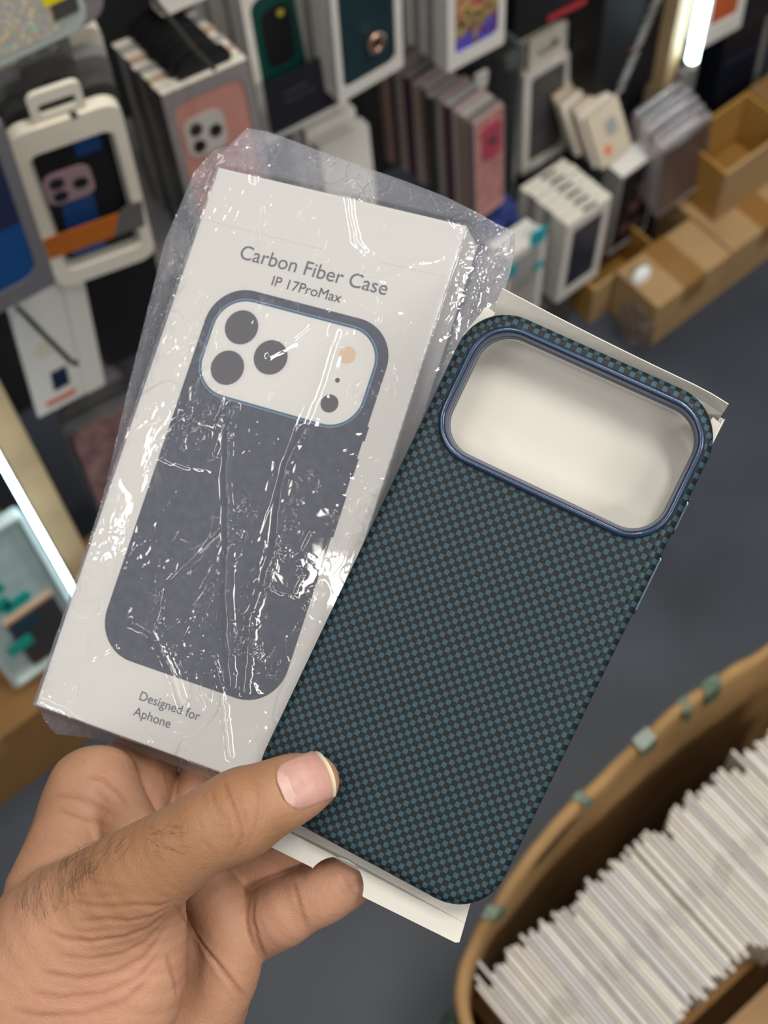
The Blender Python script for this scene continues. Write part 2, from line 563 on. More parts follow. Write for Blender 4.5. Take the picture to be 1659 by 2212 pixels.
FOLDS = [  # creases pulled in the film: polyline, height, half width (mm)
    ([(-10.83, 18.32), (-10.55, 10.16), (-5, -7.94), (2.55, -26.81), (7.12, -43.09), (13.79, -58.52), (18.76, -71.12)], 2.2, 1.3),
    ([(14.96, 17.18), (13.13, 5.32), (14.43, -7.22), (17.92, -20.65), (18.63, -34.8), (17.58, -46.24), (21.56, -62.36), (23.79, -71.06)], 1.9, 1.2),
    ([(17.39, 52.1), (17.57, 29.27), (16.81, 17.69), (16.97, 1.56), (20.25, -21.56)], 1.5, 2.2),
    ([(-21.28, -60.7), (-13.9, -61.63), (-6.32, -68.06), (0.67, -75.39), (5.53, -81.72)], 1.8, 1.2),
    ([(10.16, -63.62), (15.22, -70.69), (20.73, -81.45), (26.19, -92.1)], 1.3, 0.9),
    ([(-44.32, -93.95), (-33.62, -94.51), (-15.64, -99.79), (-8.88, -101.5)], 1.2, 0.9),
    ([(-31.95, -4.88), (-25.48, -5.54), (-13.49, -4.63)], 1.4, 1.2),
    ([(-33.06, 0.63), (-27.7, 10.42), (-15.38, 10.48), (-11.94, 18.02)], 1.3, 1.2),
    ([(-5.08, 38.04), (2.03, 44.84), (8.84, 54.85), (13.79, 62.7)], 0.9, 1.2),
    ([(-46.03, 56.23), (-46.52, 47.58), (-48.67, 38.52), (-48.59, 28.36)], 1.4, 1.0),
    ([(-49.2, 105.45), (-38.07, 109.64), (-30.91, 114.66)], 1.5, 1.0),
    ([(-32.02, 115.28), (-29.44, 106.37), (-31.38, 98.21), (-30.81, 94.05)], 1.5, 0.8),
    ([(-2.99, 112.25), (3.91, 96.94), (10.98, 83.56), (15.66, 79.7)], 1.2, 1.2),
    ([(11.56, 112.12), (25.08, 106.82), (36.83, 101.26), (45.39, 95.06)], 1.5, 1.4),
    ([(30.25, 111.33), (35.83, 104.33), (41.64, 99.09)], 1.3, 0.8),
    ([(25.3, 98.57), (37.89, 108.1), (40.15, 103.68)], 1.0, 0.7),
    ([(24.92, 72.06), (33.65, 80.77), (42.29, 84.51)], 0.9, 0.7),
    ([(17.92, -20.65), (22.97, -25.53), (28.04, -20.83), (29.08, -14.16)], 1.2, 0.8),
    ([(16.34, -35.49), (29.97, -36.09), (30.51, -28.02)], 1.0, 0.7),
    ([(-40.07, -91.76), (-32.1, -79.49), (-23.1, -70.16)], 0.7, 0.9),
    ([(51.64, 93.29), (54.76, 81.06), (54.89, 68.17), (55.54, 58.69)], 1.6, 1.0),
    ([(-58.26, 49.78), (-54.72, 30.16), (-54.54, 9.85), (-52.4, -13.12), (-49.67, -42.32)], 1.8, 1.2),
    ([(-61.1, 80.17), (-56.99, 63.85), (-54.81, 40.37)], 1.6, 1.2),
]
fold_pts = []
for pl, hgt, wd in FOLDS:
    q = []
    for (xa, ya), (xb, yb) in zip(pl, pl[1:]):
        n_ = max(2, int(math.hypot(xb - xa, yb - ya) / 0.8))
        for k in range(n_):
            s = k / n_
            q.append((xa + (xb - xa) * s + 0.5 * nz(xa * .3 + s * 3, ya * .7, 5), ya + (yb - ya) * s + 0.5 * nz(ya * .3 + s * 3, xa * .7, 9)))
    fold_pts.append((np.array(q), hgt, wd))
def bag_sheet(front):
    S_, T_ = np.linspace(0, 1, NS), np.linspace(0, 1, NT)
    P = np.zeros((NT, NS, 2))
    c00, c10, c01, c11 = cb(0), cb(1), ct(0), ct(1)
    CB = np.array([cb(s) for s in S_]); CT = np.array([ct(s) for s in S_])
    CL = np.array([cl(t) for t in T_]); CRr = np.array([crr(t) for t in T_])
    s = S_[None, :, None]; t = T_[:, None, None]
    P = (1 - t) * CB[None] + t * CT[None] + (1 - s) * CL[:, None] + s * CRr[:, None] \
        - ((1 - s) * (1 - t) * c00 + s * (1 - t) * c10 + (1 - s) * t * c01 + s * t * c11)
    X, Y = P[..., 0], P[..., 1]
    sb, tb = S_[None, :], T_[:, None]
    wloc = np.linalg.norm(CRr - CL, axis=1)[:, None]
    bound = np.minimum(np.minimum(sb, 1 - sb) * wloc, np.minimum(tb, 1 - tb) * 215.0)
    dx = np.maximum(np.abs(X) - 46.6, 0); dy = np.maximum(np.abs(Y) - 97.8, 0)
    dout = np.hypot(dx, dy)
    k = np.where(dout > 0, dout / (dout + bound + 1e-6), 0.0)
    Zf = 0.75 - k ** 0.75 * 11.2
    Zb = -21.8 + k ** 0.75 * 11.2
    amp = np.clip(bound / 2.5, 0, 1)
    W = np.zeros_like(X)
    CR = np.clip(0.46 + dout / 4.0, 0, 1)
    calm = np.exp(-((Y - 66) / 6.5) ** 4 - (X / 32) ** 6) + np.exp(-((Y + 85.5) / 6) ** 4 - (X / 16) ** 6)
    CR = CR * (1 - 0.85 * np.clip(calm, 0, 1))
    CR = np.maximum(CR, np.clip((np.abs(X) - 38) / 8, 0, 1) * 0.8)
    off = 0.0 if front else 40.0
    for j in range(NT):
        for i in range(NS):
            x, y = X[j, i], Y[j, i]
            wx = x + 5 * nz(x * .05, y * .05, 3 + off) + 1.4 * nz(x * .3, y * .3, 1 + off)
            wy = y + 5 * nz(x * .05, y * .05, 7 + off) + 1.4 * nz(x * .3, y * .3, 2 + off)
            patch = max(0.0, nz(x * .045, y * .04, 11 + off) + 0.12) * 1.6
            margin = 1.0 if dout[j, i] > 0.5 else 0.0
            h = 0.26 * ridge(wx * .09, wy * .035, off) ** 2 * (0.25 + 1.6 * margin)
            h += 0.20 * ridge(wx * .22, wy * .12, 20 + off) ** 2 * (0.5 * patch + 1.6 * margin)
            h += 0.12 * ridge(wx * .48, wy * .3, 30 + off) ** 2 * (0.6 * patch + 1.5 * margin)
            h += 0.35 * (nz(x * .03, y * .022, 50 + off) + .4)
            W[j, i] = h
    if front:
        for q, hgt, wd in fold_pts:
            x0, y0 = q.min(0) - 5; x1, y1 = q.max(0) + 5
            idx = np.argwhere((X > x0) & (X < x1) & (Y > y0) & (Y < y1))
            if not len(idx):
                continue
            xy = np.stack([X[idx[:, 0], idx[:, 1]], Y[idx[:, 0], idx[:, 1]]], 1)
            d = np.sqrt(((xy[:, None] - q[None]) ** 2).sum(-1)).min(1)
            W[idx[:, 0], idx[:, 1]] += hgt * (0.22 * np.exp(-(d / wd) ** 2) + 0.16 * np.exp(-np.abs(d) / (2.2 * wd)))
    W = np.clip(W, 0.0, 3.2) * amp
    Z = Zf + W if front else Zb - W * 0.45
    return np.stack([X, Y, Z], -1), CR
def bag_film():
    """crinkled film: thin squiggly creases where a warped noise crosses its mid value, in patches"""
    m = film('bag_film', haze=0.055, gloss=0.05, rough=0.05, haze_color=(0.72, 0.74, 0.86), bump=0.1, bscale=300)
    nt = m.node_tree
    bp = [n for n in nt.nodes if n.bl_idname == 'ShaderNodeBump'][0]
    tc = [n for n in nt.nodes if n.bl_idname == 'ShaderNodeTexCoord'][0]
    mp = nt.nodes.new('ShaderNodeMapping')
    mp.inputs['Scale'].default_value = (1.0, 0.6, 1.0)
    nt.links.new(tc.outputs['Object'], mp.inputs['Vector'])
    def tex(scale, detail, dist):
        n = nt.nodes.new('ShaderNodeTexNoise')
        n.inputs['Scale'].default_value = scale
        n.inputs['Detail'].default_value = detail
        n.inputs['Distortion'].default_value = dist
        nt.links.new(mp.outputs['Vector'], n.inputs['Vector'])
        return n.outputs['Fac']
    def op(kind, a, b):
        n = nt.nodes.new('ShaderNodeMath')
        n.operation = kind
        for i, v in enumerate((a, b)):
            if isinstance(v, (int, float)):
                n.inputs[i].default_value = v
            elif v is not None:
                nt.links.new(v, n.inputs[i])
        return n.outputs[0]
    def ramp(s, lo, hi, a, b):
        n = nt.nodes.new('ShaderNodeMapRange')
        n.interpolation_type = 'SMOOTHSTEP'
        for i, v in zip((1, 2, 3, 4), (lo, hi, a, b)):
            n.inputs[i].default_value = v
        nt.links.new(s, n.inputs[0])
        return n.outputs[0]
    an = nt.nodes.new('ShaderNodeAttribute')
    an.attribute_name = 'crinkle'
    shift = op('MULTIPLY', op('SUBTRACT', an.outputs['Fac'], 0.6), 0.16)
    tot = None
    for scale, wid, amp, dist, m_lo in ((38, 0.012, 1.0, 1.2, 0.50), (95, 0.022, 0.7, 1.6, 0.52), (230, 0.04, 0.4, 1.0, 0.55)):
        line = ramp(op('ABSOLUTE', op('SUBTRACT', tex(scale, 2, dist), 0.5), None), 0.0, wid, 1.0, 0.0)
        mask = ramp(op('ADD', tex(scale * 0.33, 1, 0.5), shift), m_lo, m_lo + 0.10, 0.0, 1.0)
        v = op('MULTIPLY', op('MULTIPLY', line, mask), amp)
        tot = v if tot is None else op('ADD', tot, v)
    mixes = [n for n in nt.nodes if n.bl_idname == 'ShaderNodeMixShader']
    tot = op('MULTIPLY', tot, op('ADD', op('MULTIPLY', op('MULTIPLY', an.outputs['Fac'], an.outputs['Fac']), 2.4), 0.28))
    hz = op('ADD', op('MULTIPLY', ramp(an.outputs['Fac'], 0.35, 1.0, 0.0, 1.0), 0.09), 0.045)
    nt.links.new(hz, mixes[0].inputs[0])
    nt.links.new(op('ADD', tot, op('MULTIPLY', op('MULTIPLY', tex(120, 2, 0.3), 0.3), an.outputs['Fac'])), bp.inputs['Height'])
    bp.inputs['Strength'].default_value = 1.0
    bp.inputs['Distance'].default_value = 0.00045
    return m
A_, CRA = bag_sheet(True)
B_, CRB = bag_sheet(False)
B_[0], B_[-1], B_[:, 0], B_[:, -1] = A_[0], A_[-1], A_[:, 0], A_[:, -1]
verts = np.concatenate([A_.reshape(-1, 3), B_.reshape(-1, 3)]) * MM
faces = []
for base, flip in ((0, False), (NS * NT, True)):
    for j in range(NT - 1):
        r0 = base + j * NS
        for i in range(NS - 1):
            f = (r0 + i, r0 + i + 1, r0 + NS + i + 1, r0 + NS + i)
            faces.append(f[::-1] if flip else f)
me = bpy.data.meshes.new('plastic_bag')
me.from_pydata(verts.tolist(), [], faces)
at_ = me.color_attributes.new('crinkle', 'FLOAT_COLOR', 'POINT')
cc = np.concatenate([CRA.ravel(), CRB.ravel()])
at_.data.foreach_set('color', np.stack([cc, cc, cc, np.ones_like(cc)], 1).astype(np.float32).ravel())
bag = link('plastic_bag', me, bag_film(), smooth=True)
bag.matrix_world = BOX
tag(bag, 'crinkled clear plastic bag wrapped around the white box', 'plastic bag')

# ------------------------------------------------------------------ the hand that holds everything
PXR = 0.1385      # mm of skin radius per unit used in the lists below (about 0.42 m away)
CHAINS = {}
def smooth_chain(pts, n=3):
    """the joints joined by a soft curve, so that limbs bend without a knob at the joint"""
    key = tuple(pts)
    if key not in CHAINS:
        p = np.array(pts, float)
        p = np.vstack([2 * p[0] - p[1], p, 2 * p[-1] - p[-2]])
        out = []
        for i in range(1, len(p) - 2):
            for k in range(n):
                t = k / n
                c = 0.5 * (2 * p[i] + (p[i + 1] - p[i - 1]) * t + (2 * p[i - 1] - 5 * p[i] + 4 * p[i + 1] - p[i + 2]) * t * t
                           + (3 * p[i] - p[i - 1] - 3 * p[i + 1] + p[i + 2]) * t ** 3)
                out.append(c)
        out.append(p[-2])
        CHAINS[key] = out
    return CHAINS[key]
def chain_sdf(P, pts, k):
    """union of round cones through (x, y, z, r)"""
    D = None
    q = smooth_chain(pts)
    for a, b in zip(q, q[1:]):
        ab = b[:3] - a[:3]
        d0 = P - a[:3]
        t = np.clip((d0 @ ab) / (ab @ ab), 0, 1)
        d = np.sqrt(((d0 - t[..., None] * ab) ** 2).sum(-1)) - (a[3] + (b[3] - a[3]) * t)
        D = d if D is None else np.minimum(D, d)
    return D - 0.04 * k
def smin(a, b, k):
    h = np.maximum(k - np.abs(a - b), 0) / k
    return np.minimum(a, b) - h * h * k * 0.25
def J(p, r):
    return (p[0], p[1], p[2], r * PXR)

THUMB = [J((-21.73, -67.21, 7.9), 58), J((-24.61, -70.12, 10.42), 71), J((-28.49, -74.77, 12.79), 78), J((-31.82, -78.91, 14.64), 85), J((-35.22, -83.13, 17), 94),
         J((-38.67, -87.84, 18.38), 91), J((-42.15, -92.82, 19.28), 88), J((-46.29, -99.45, 18.33), 90), J((-52.02, -109.16, 15.8), 100), J((-59.73, -123.07, 11.8), 116), J((-69.85, -142.54, 6.47), 138), J((-76.26, -160.85, 2.44), 155)]
WRIST = [J((-65.95, -151.69, -1.98), 165), J((-70.18, -174.96, -6.19), 205), J((-79.8, -211.2, -8.77), 235), J((-90.24, -252.92, -12.98), 245)]
THENAR = [J((-50.55, -125.06, 6.09), 78), J((-47.81, -138.89, 2.15), 98), J((-46.9, -155.45, -1.31), 125), J((-50.2, -176.69, -5.79), 150)]
PALM = [J((-38.53, -137.79, -34.28), 92), J((-31.3, -149.49, -35.09), 100), J((-30.12, -164.12, -34.62), 118), J((-31.64, -181.75, -33.49), 145), J((-37.93, -206.77, -31.12), 165)]
PALMBACK = [J((-77.18, -131.34, -35.46), 130), J((-61.64, -151.26, -43.55), 140), J((-45.36, -174.68, -45.51), 150)]
PAD = [J((-46.28, -122.34, -27.44), 62), J((-37.88, -124.15, -25.88), 70), J((-31.3, -129.78, -25.84), 72), J((-26.63, -138.56, -27.32), 75), J((-25.46, -150.25, -29.02), 78), J((-26.89, -164.5, -31.13), 86)]
PINKY = [J((-32.17, -140.36, -37.39), 78), J((-23.51, -127.91, -32.48), 76), J((-17.19, -117.49, -26.02), 77), J((-13.13, -111.38, -25.03), 72), J((-7.99, -104.29, -24.3), 72), J((-3.44, -97.89, -23.63), 66), J((-0.51, -93.71, -23.66), 56)]
RING = [J((-44.2, -131.98, -39.6), 72), J((-34.79, -115.46, -35.02), 56), J((-27, -103.91, -30.93), 52), J((-18.35, -91.99, -28.03), 52), J((-11.41, -82.55, -25.71), 46)]
MIDDLE = [J((-65.26, -127.37, -46.04), 82), J((-63.8, -106.42, -51.38), 62), J((-67.32, -92.87, -55.44), 60), J((-70.4, -76.83, -57.66), 56), J((-70.53, -64.23, -56.19), 48)]
INDEX = [J((-82.04, -124.69, -32.82), 105), J((-81.29, -110.86, -42.79), 82), J((-86, -102.55, -55.54), 72), J((-91.05, -91.76, -64.27), 62), J((-95.45, -73.92, -65.3), 58), J((-97.38, -60.08, -62.54), 50)]
WEB = [J((-90.83, -115.7, -24.46), 92), J((-86.24, -129.79, -14.47), 100), J((-82.51, -141.04, -7.51), 112)]
WEB2 = [J((-89.43, -108.45, -26.09), 84), J((-77.42, -111.18, -18.04), 66), J((-64.58, -111.94, -4.12), 62)]
PAIR = [J((-94.88, -111.77, -28.98), 76), J((-96.55, -132.94, -25.63), 56), J((-94.1, -146.05, -19.36), 54)]
INDEX2 = [J((-91.66, -112.43, -32.61), 78), J((-89.76, -104.35, -48.63), 70), J((-92.96, -92.57, -62.85), 62)]

def hand_sdf(P):
    back = smin(chain_sdf(P, PALM, 6), chain_sdf(P, PALMBACK, 8), 10)
    side = smin(chain_sdf(P, WEB, 8), chain_sdf(P, PAIR, 6), 8)
    side = smin(side, chain_sdf(P, WEB2, 5), 4)
    side = smin(side, chain_sdf(P, INDEX2, 4), 4)
    th = smin(chain_sdf(P, THUMB, 3), chain_sdf(P, THENAR, 7), 6)
    th = smin(th, chain_sdf(P, WRIST, 12), 12)
    d = smin(back, side, 7)
    d = smin(d, chain_sdf(P, INDEX, 3), 2.0)
    d = smin(d, chain_sdf(P, MIDDLE, 3), 1.6)
    d = smin(d, chain_sdf(P, PAD, 5), 2.2)
    d = smin(d, chain_sdf(P, RING, 3), 1.5)
    d = smin(d, chain_sdf(P, PINKY, 3), 0.8)
    d = smin(d, th, 2.6)
    return d

def surface_nets(f, lo, hi, h):
    ax = [np.arange(lo[i], hi[i] + h, h) for i in range(3)]
    n = [len(a) for a in ax]
    # coarse pass first, then the fine values only where the skin is near
    B = 5
    cax = [np.arange(lo[i], hi[i] + h * (B + 1), h * B) for i in range(3)]
    V = f(np.stack(np.meshgrid(*cax, indexing='ij'), -1)).astype(np.float32)
    for d in range(3):
        V = np.repeat(V, B, axis=d)
    V = np.roll(V, (-(B // 2),) * 3, (0, 1, 2))[:n[0], :n[1], :n[2]].copy()
    near = np.argwhere(np.abs(V) < h * B * 1.3 + 1.5)
    lo_ = np.array(lo, float)
    for k in range(0, len(near), 200000):
        ii = near[k:k + 200000]
        V[ii[:, 0], ii[:, 1], ii[:, 2]] = f(lo_ + ii * h)
    s = V < 0
    c = np.zeros([k - 1 for k in n], np.int8)
    for dx in (0, 1):
        for dy in (0, 1):
            for dz in (0, 1):
                c += s[dx:n[0] - 1 + dx, dy:n[1] - 1 + dy, dz:n[2] - 1 + dz]
    act = (c > 0) & (c < 8)
    idx = np.argwhere(act)
    vid = -np.ones(act.shape, np.int64)
    vid[act] = np.arange(len(idx))
    acc = np.zeros((len(idx), 3)); cnt = np.zeros(len(idx))
    cor = [(a, b, cc) for a in (0, 1) for b in (0, 1) for cc in (0, 1)]
    for p in cor:
        for d in range(3):
            if p[d] == 1:
                continue
            q = list(p); q[d] = 1
            va = V[idx[:, 0] + p[0], idx[:, 1] + p[1], idx[:, 2] + p[2]]
            vb = V[idx[:, 0] + q[0], idx[:, 1] + q[1], idx[:, 2] + q[2]]
            m = (va < 0) != (vb < 0)
            t = np.where(m, va / np.where(m, va - vb, 1), 0)
            pt = np.tile(np.array(p, float), (len(idx), 1))
            pt[:, d] += t
            acc[m] += pt[m]; cnt[m] += 1
    verts = (idx + acc / cnt[:, None]) * h + np.array(lo)
    quads = []
    for d in range(3):
        u, v = (d + 1) % 3, (d + 2) % 3
        sl0 = [slice(None)] * 3; sl1 = [slice(None)] * 3
        sl0[d] = slice(0, n[d] - 1); sl1[d] = slice(1, n[d])
        e = s[tuple(sl0)] != s[tuple(sl1)]
        ee = np.argwhere(e)
        ok = (ee[:, u] > 0) & (ee[:, v] > 0) & (ee[:, u] < n[u] - 1) & (ee[:, v] < n[v] - 1)
        ee = ee[ok]
        def cell(du, dv):
            q = ee.copy(); q[:, u] -= du; q[:, v] -= dv
            return vid[q[:, 0], q[:, 1], q[:, 2]]
        f4 = np.stack([cell(1, 1), cell(0, 1), cell(0, 0), cell(1, 0)], 1)
        fl = s[tuple(ee.T)]
        f4[~fl] = f4[~fl][:, ::-1]
        quads.append(f4)
    return verts, np.concatenate(quads)

HLO, HHI = (-150, -235, -112), (16, -38, 46)
hv, hq = surface_nets(hand_sdf, HLO, HHI, 0.85)
def grad(P, e=0.3):
    g = np.stack([hand_sdf(P + np.eye(3)[i] * e) - hand_sdf(P - np.eye(3)[i] * e) for i in range(3)], -1)
    return g / (np.linalg.norm(g, axis=-1, keepdims=True) + 1e-9)
hn = grad(hv)
EYE = np.array((40.14, 33.01, 417.5))       # where the creases below were read from
def along(p, z):
    p = np.array(p)
    return p
# skin creases: polylines on the facing skin, depth and half width in mm
CREASES = [
    ([(-43.59, -73.26, 25.75), (-38.63, -77.37, 28.07), (-33.49, -82.16, 27.33), (-30.49, -86.74, 25.96), (-29.85, -93.69, 23.11)], 0.75, 0.8),
    ([(-45.25, -76.71, 26.23), (-41.78, -80.35, 28.8), (-37.44, -84.07, 28.16)], 0.6, 0.7),
    ([(-39.8, -73.9, 26.09), (-34.82, -76.97, 27.33), (-31.41, -81.14, 26.89), (-30.47, -85.27, 25.89)], 0.55, 0.6),
    ([(-41.51, -82.41, 28.85), (-37.49, -83.37, 28.14), (-34.02, -83.14, 27.47)], 0.35, 0.6),
    ([(-42.52, -76.51, 27.74), (-39.71, -75.7, 28.19)], 0.3, 0.6),
    ([(-44.99, -84.1, 29.58), (-41.18, -88.8, 29.09), (-37.76, -91, 27.53)], 0.3, 0.6),
    ([(-34.94, -69.06, 23.92), (-31.1, -74.07, 24.46), (-28.73, -80.24, 24.3), (-28.08, -86.21, 22.43)], 0.22, 0.6),
    ([(-43.24, -90.01, 28.52), (-37.68, -93.38, 26.61), (-33.42, -94.69, 23.83)], 0.25, 0.6),
    # thumb root / wrist folds, fanning out from the thumb's root
    ([(-43.29, -117.79, 10.49), (-45.72, -119.21, 17.13), (-51.45, -121.02, 20.33), (-58.21, -125.35, 21.8), (-67.79, -128.72, 21.73), (-74.22, -132.67, 21.09)], 0.42, 1.0),
    ([(-43.88, -119.99, 8.67), (-46.17, -122.99, 15.35), (-51.05, -126.63, 18.48), (-57.89, -129.34, 19.89), (-64.73, -133.58, 21.38)], 0.5, 0.9),
    ([(-44.48, -122.82, 6.88), (-45.77, -127, 13.43), (-50.7, -132.17, 16.64), (-58.55, -137.5, 18.37), (-66.02, -140.52, 19.92), (-72.62, -140.69, 21.17)], 0.62, 1.0),
    ([(-44.03, -125.99, 6.94), (-45.26, -131.9, 11.53), (-49.98, -137.88, 14.74), (-58, -143.6, 16.52), (-67.16, -145.92, 20.39)], 0.36, 0.9),
    ([(-42.99, -130.7, 4.93), (-43.98, -137.1, 11.53), (-48.96, -143.78, 14.83), (-57.83, -150.22, 16.8), (-69.67, -153.53, 19.19)], 0.42, 1.1),
    ([(-41.84, -136.95, 2.97), (-43.1, -143.74, 9.65), (-49.82, -151.56, 13.32), (-60.32, -157.51, 17.61), (-70.95, -160.24, 19.74)], 0.28, 1.0),
    ([(-40.68, -144.18, 3.1), (-43.62, -152.14, 10.14), (-52.58, -159.94, 14.23), (-64.07, -165.28, 18.69), (-72.23, -166.95, 20.3)], 0.34, 1.2),
    ([(-54.83, -118.39, 22.88), (-61.99, -123.58, 22.43), (-70.8, -127.38, 20.2)], 0.22, 0.7),
    ([(-50.98, -117.27, 22.1), (-56.89, -117.15, 23.2), (-65.61, -120.88, 20.95), (-75.7, -125.24, 18.98)], 0.14, 0.7),
    ([(-54.8, -131.16, 19.4), (-60.57, -134.57, 20.65), (-65.83, -135.92, 21.7)], 0.22, 0.6),
    # web between thumb and forefinger
    ([(-91.5, -104.14, -11.64), (-84.35, -102.13, -9.01), (-78.9, -103.55, -9.97), (-72.27, -106.77, -9.03)], 0.9, 0.9),
    ([(-97.94, -113.96, -7.93), (-88.1, -108.92, -3.91), (-76.29, -106.81, 1.92), (-70.58, -105.7, 2.83)], 0.45, 0.9),
    ([(-93.55, -115.97, -4.59), (-82.34, -112.19, 1.27), (-70.75, -108.18, 9.09)], 0.35, 0.8),
    ([(-86.64, -105.68, -8.41), (-77.77, -105.58, -1.94), (-73.15, -105.35, -0.78)], 0.35, 0.7),
    # palm lines
    ([(-46.73, -125.12, -6.85), (-38.72, -132.76, -16.15), (-34.27, -136.88, -18.83), (-23.96, -143.12, -22.51), (-15.09, -149.19, -27.97)], 1.1, 1.0),
    ([(-40.72, -137.62, -1.28), (-37.23, -149.91, -15.62), (-34.14, -155.58, -17.96)], 0.6, 0.9),
    # finger joint creases
    ([(-19.25, -103.01, -19.19), (-14.83, -107.14, -17.78), (-10.6, -112.61, -19.34), (-7.14, -118, -24.83)], 0.6, 0.8),
    ([(-15.91, -106.86, -17.59), (-11.26, -112.65, -18.2), (-8.87, -116.36, -21.52)], 0.35, 0.7),
    ([(-5.78, -94.7, -20.08), (-2.46, -96.87, -19.58), (2.02, -101.09, -23.28)], 0.55, 0.7),
    ([(-27.25, -114.71, -21.2), (-24.43, -122.31, -21.37), (-19.27, -129.37, -24.04), (-15.58, -134.55, -28.57)], 0.8, 0.9),
    ([(-78.47, -96.48, -40.95), (-71.85, -102.98, -37.81), (-67.69, -106.6, -36.38)], 0.2, 0.6),
]
disp = np.zeros(len(hv))
vd = EYE - hv
facing = (hn * (vd / np.linalg.norm(vd, axis=1, keepdims=True))).sum(1)
red = np.zeros(len(hv))
def dense(pl, step=0.6):
    q = []
    for a, b in zip(pl, pl[1:]):
        a, b = np.array(a), np.array(b)
        n_ = max(2, int(np.linalg.norm(b - a) / step))
        q += [a + (b - a) * k / n_ for k in range(n_)]
    return np.array(q + [np.array(pl[-1])])
for pl, dep, wd in CREASES:
    q = dense(pl)
    # lay the line on the skin: walk it down the sight line until the surface is met
    dirs = q - EYE
    dirs /= np.linalg.norm(dirs, axis=1, keepdims=True)
    q = q - dirs * 22
    for _ in range(70):
        q = q + dirs * np.clip(hand_sdf(q), -1, 4)[:, None] * 0.8
    q = q[np.abs(hand_sdf(q)) < 0.3]
    if len(q) < 3:
        continue
    lo, hi = q.min(0) - 5, q.max(0) + 5
    ii = np.where(((hv > lo) & (hv < hi)).all(1))[0]
    if len(ii) == 0:
        continue
    d2 = ((hv[ii][:, None] - q[None]) ** 2).sum(-1)
    d = np.sqrt(d2.min(1))
    j = d2.argmin(1)
    endf = np.clip(np.minimum(j, len(q) - 1 - j) / 8.0, 0, 1)
    disp[ii] -= 0.85 * dep * endf * (np.exp(-(d / (0.62 * wd)) ** 2) - 0.28 * np.exp(-((d - 1.7 * wd) / wd) ** 2))
    red[ii] = np.maximum(red[ii], endf * 0.8 * np.exp(-(d / (1.3 * wd)) ** 2))
# nail bed: a shallow seat for the thumbnail
NAILPX = [(-30.54, -65.62, 21.91), (-27.74, -69.68, 22.6), (-24.35, -73.17, 22.13), (-21.08, -74.27, 20.54), (-18.32, -71.9, 19.91), (-15.66, -68.4, 19.24), (-14.12, -64.59, 17.76), (-14.9, -60.84, 17.72), (-18.22, -57.43, 17.17), (-22.94, -55.73, 17.98), (-25.49, -57.42, 19.56), (-28.4, -61.34, 21.31)]
def drop(q, lift=0.0):
    q = np.array(q, float)
    dirs = q - EYE
    dirs /= np.linalg.norm(dirs, axis=1, keepdims=True)
    q = q - dirs * 22
    for _ in range(80):
        q = q + dirs * np.clip(hand_sdf(q), -1, 4)[:, None] * 0.8
    return q
NC = np.array((-22.04, -65.61, 20.31))
disp -= 0.45 * np.exp(-(np.linalg.norm(hv - NC, axis=1) / 6.5) ** 6)
nailfar = np.clip((np.linalg.norm(hv - NC, axis=1) - 9) / 6, 0.0, 1)
hv2 = hv + hn * disp[:, None]
for i in range(len(hv2)):
    p = hv2[i]
    calm = nailfar[i]
    hv2[i] = p + hn[i] * calm * (0.28 * noise.noise((p[0] * .11, p[1] * .11, p[2] * .11)) + 0.05 * noise.noise((p[0] * .8, p[1] * .8, p[2] * .8)))
me = bpy.data.meshes.new('person')
me.from_pydata((hv2 * MM).tolist(), [], hq.tolist())
at_ = me.color_attributes.new('flush', 'FLOAT_COLOR', 'POINT')
pads = [((-5.21, -100.86, -19.89), 16), ((-18.06, -118.12, -18.69), 12), ((-75.9, -102.55, -32.99), 12), ((-62.59, -101.92, -39.6), 9), ((-29.12, -140.71, -21.65), 10), ((-18.51, -64.57, 15.53), 8), ((-26.55, -102.45, -27.01), 14), ((-43.61, -144.32, 7.73), 16), ((-58.56, -155.55, 13.11), 26), ((-85.24, -103.72, -10.81), 9)]
fl = np.zeros(len(hv))
for c, r in pads:
    fl = np.maximum(fl, np.exp(-(np.linalg.norm(hv - np.array(c), axis=1) / r) ** 2))
cols = np.zeros((len(hv), 4), np.float32)
cols[:, 0] = fl
cols[:, 1] = red
tan = np.zeros(len(hv))
for c, r in (((-24.54, -81.54, 21.54), 9), ((-33.97, -71.07, 24.85), 10), ((-36.3, -79.87, 27.75), 15), ((-42.88, -91.5, 27.5), 15), ((-50.41, -104.41, 27.49), 16), ((-60.54, -116.94, 25.92), 15)):
    tan = np.maximum(tan, np.exp(-(np.linalg.norm(hv - np.array(c), axis=1) / r) ** 2))
cols[:, 2] = tan
cols[:, 3] = 1
at_.data.foreach_set('color', cols.ravel())

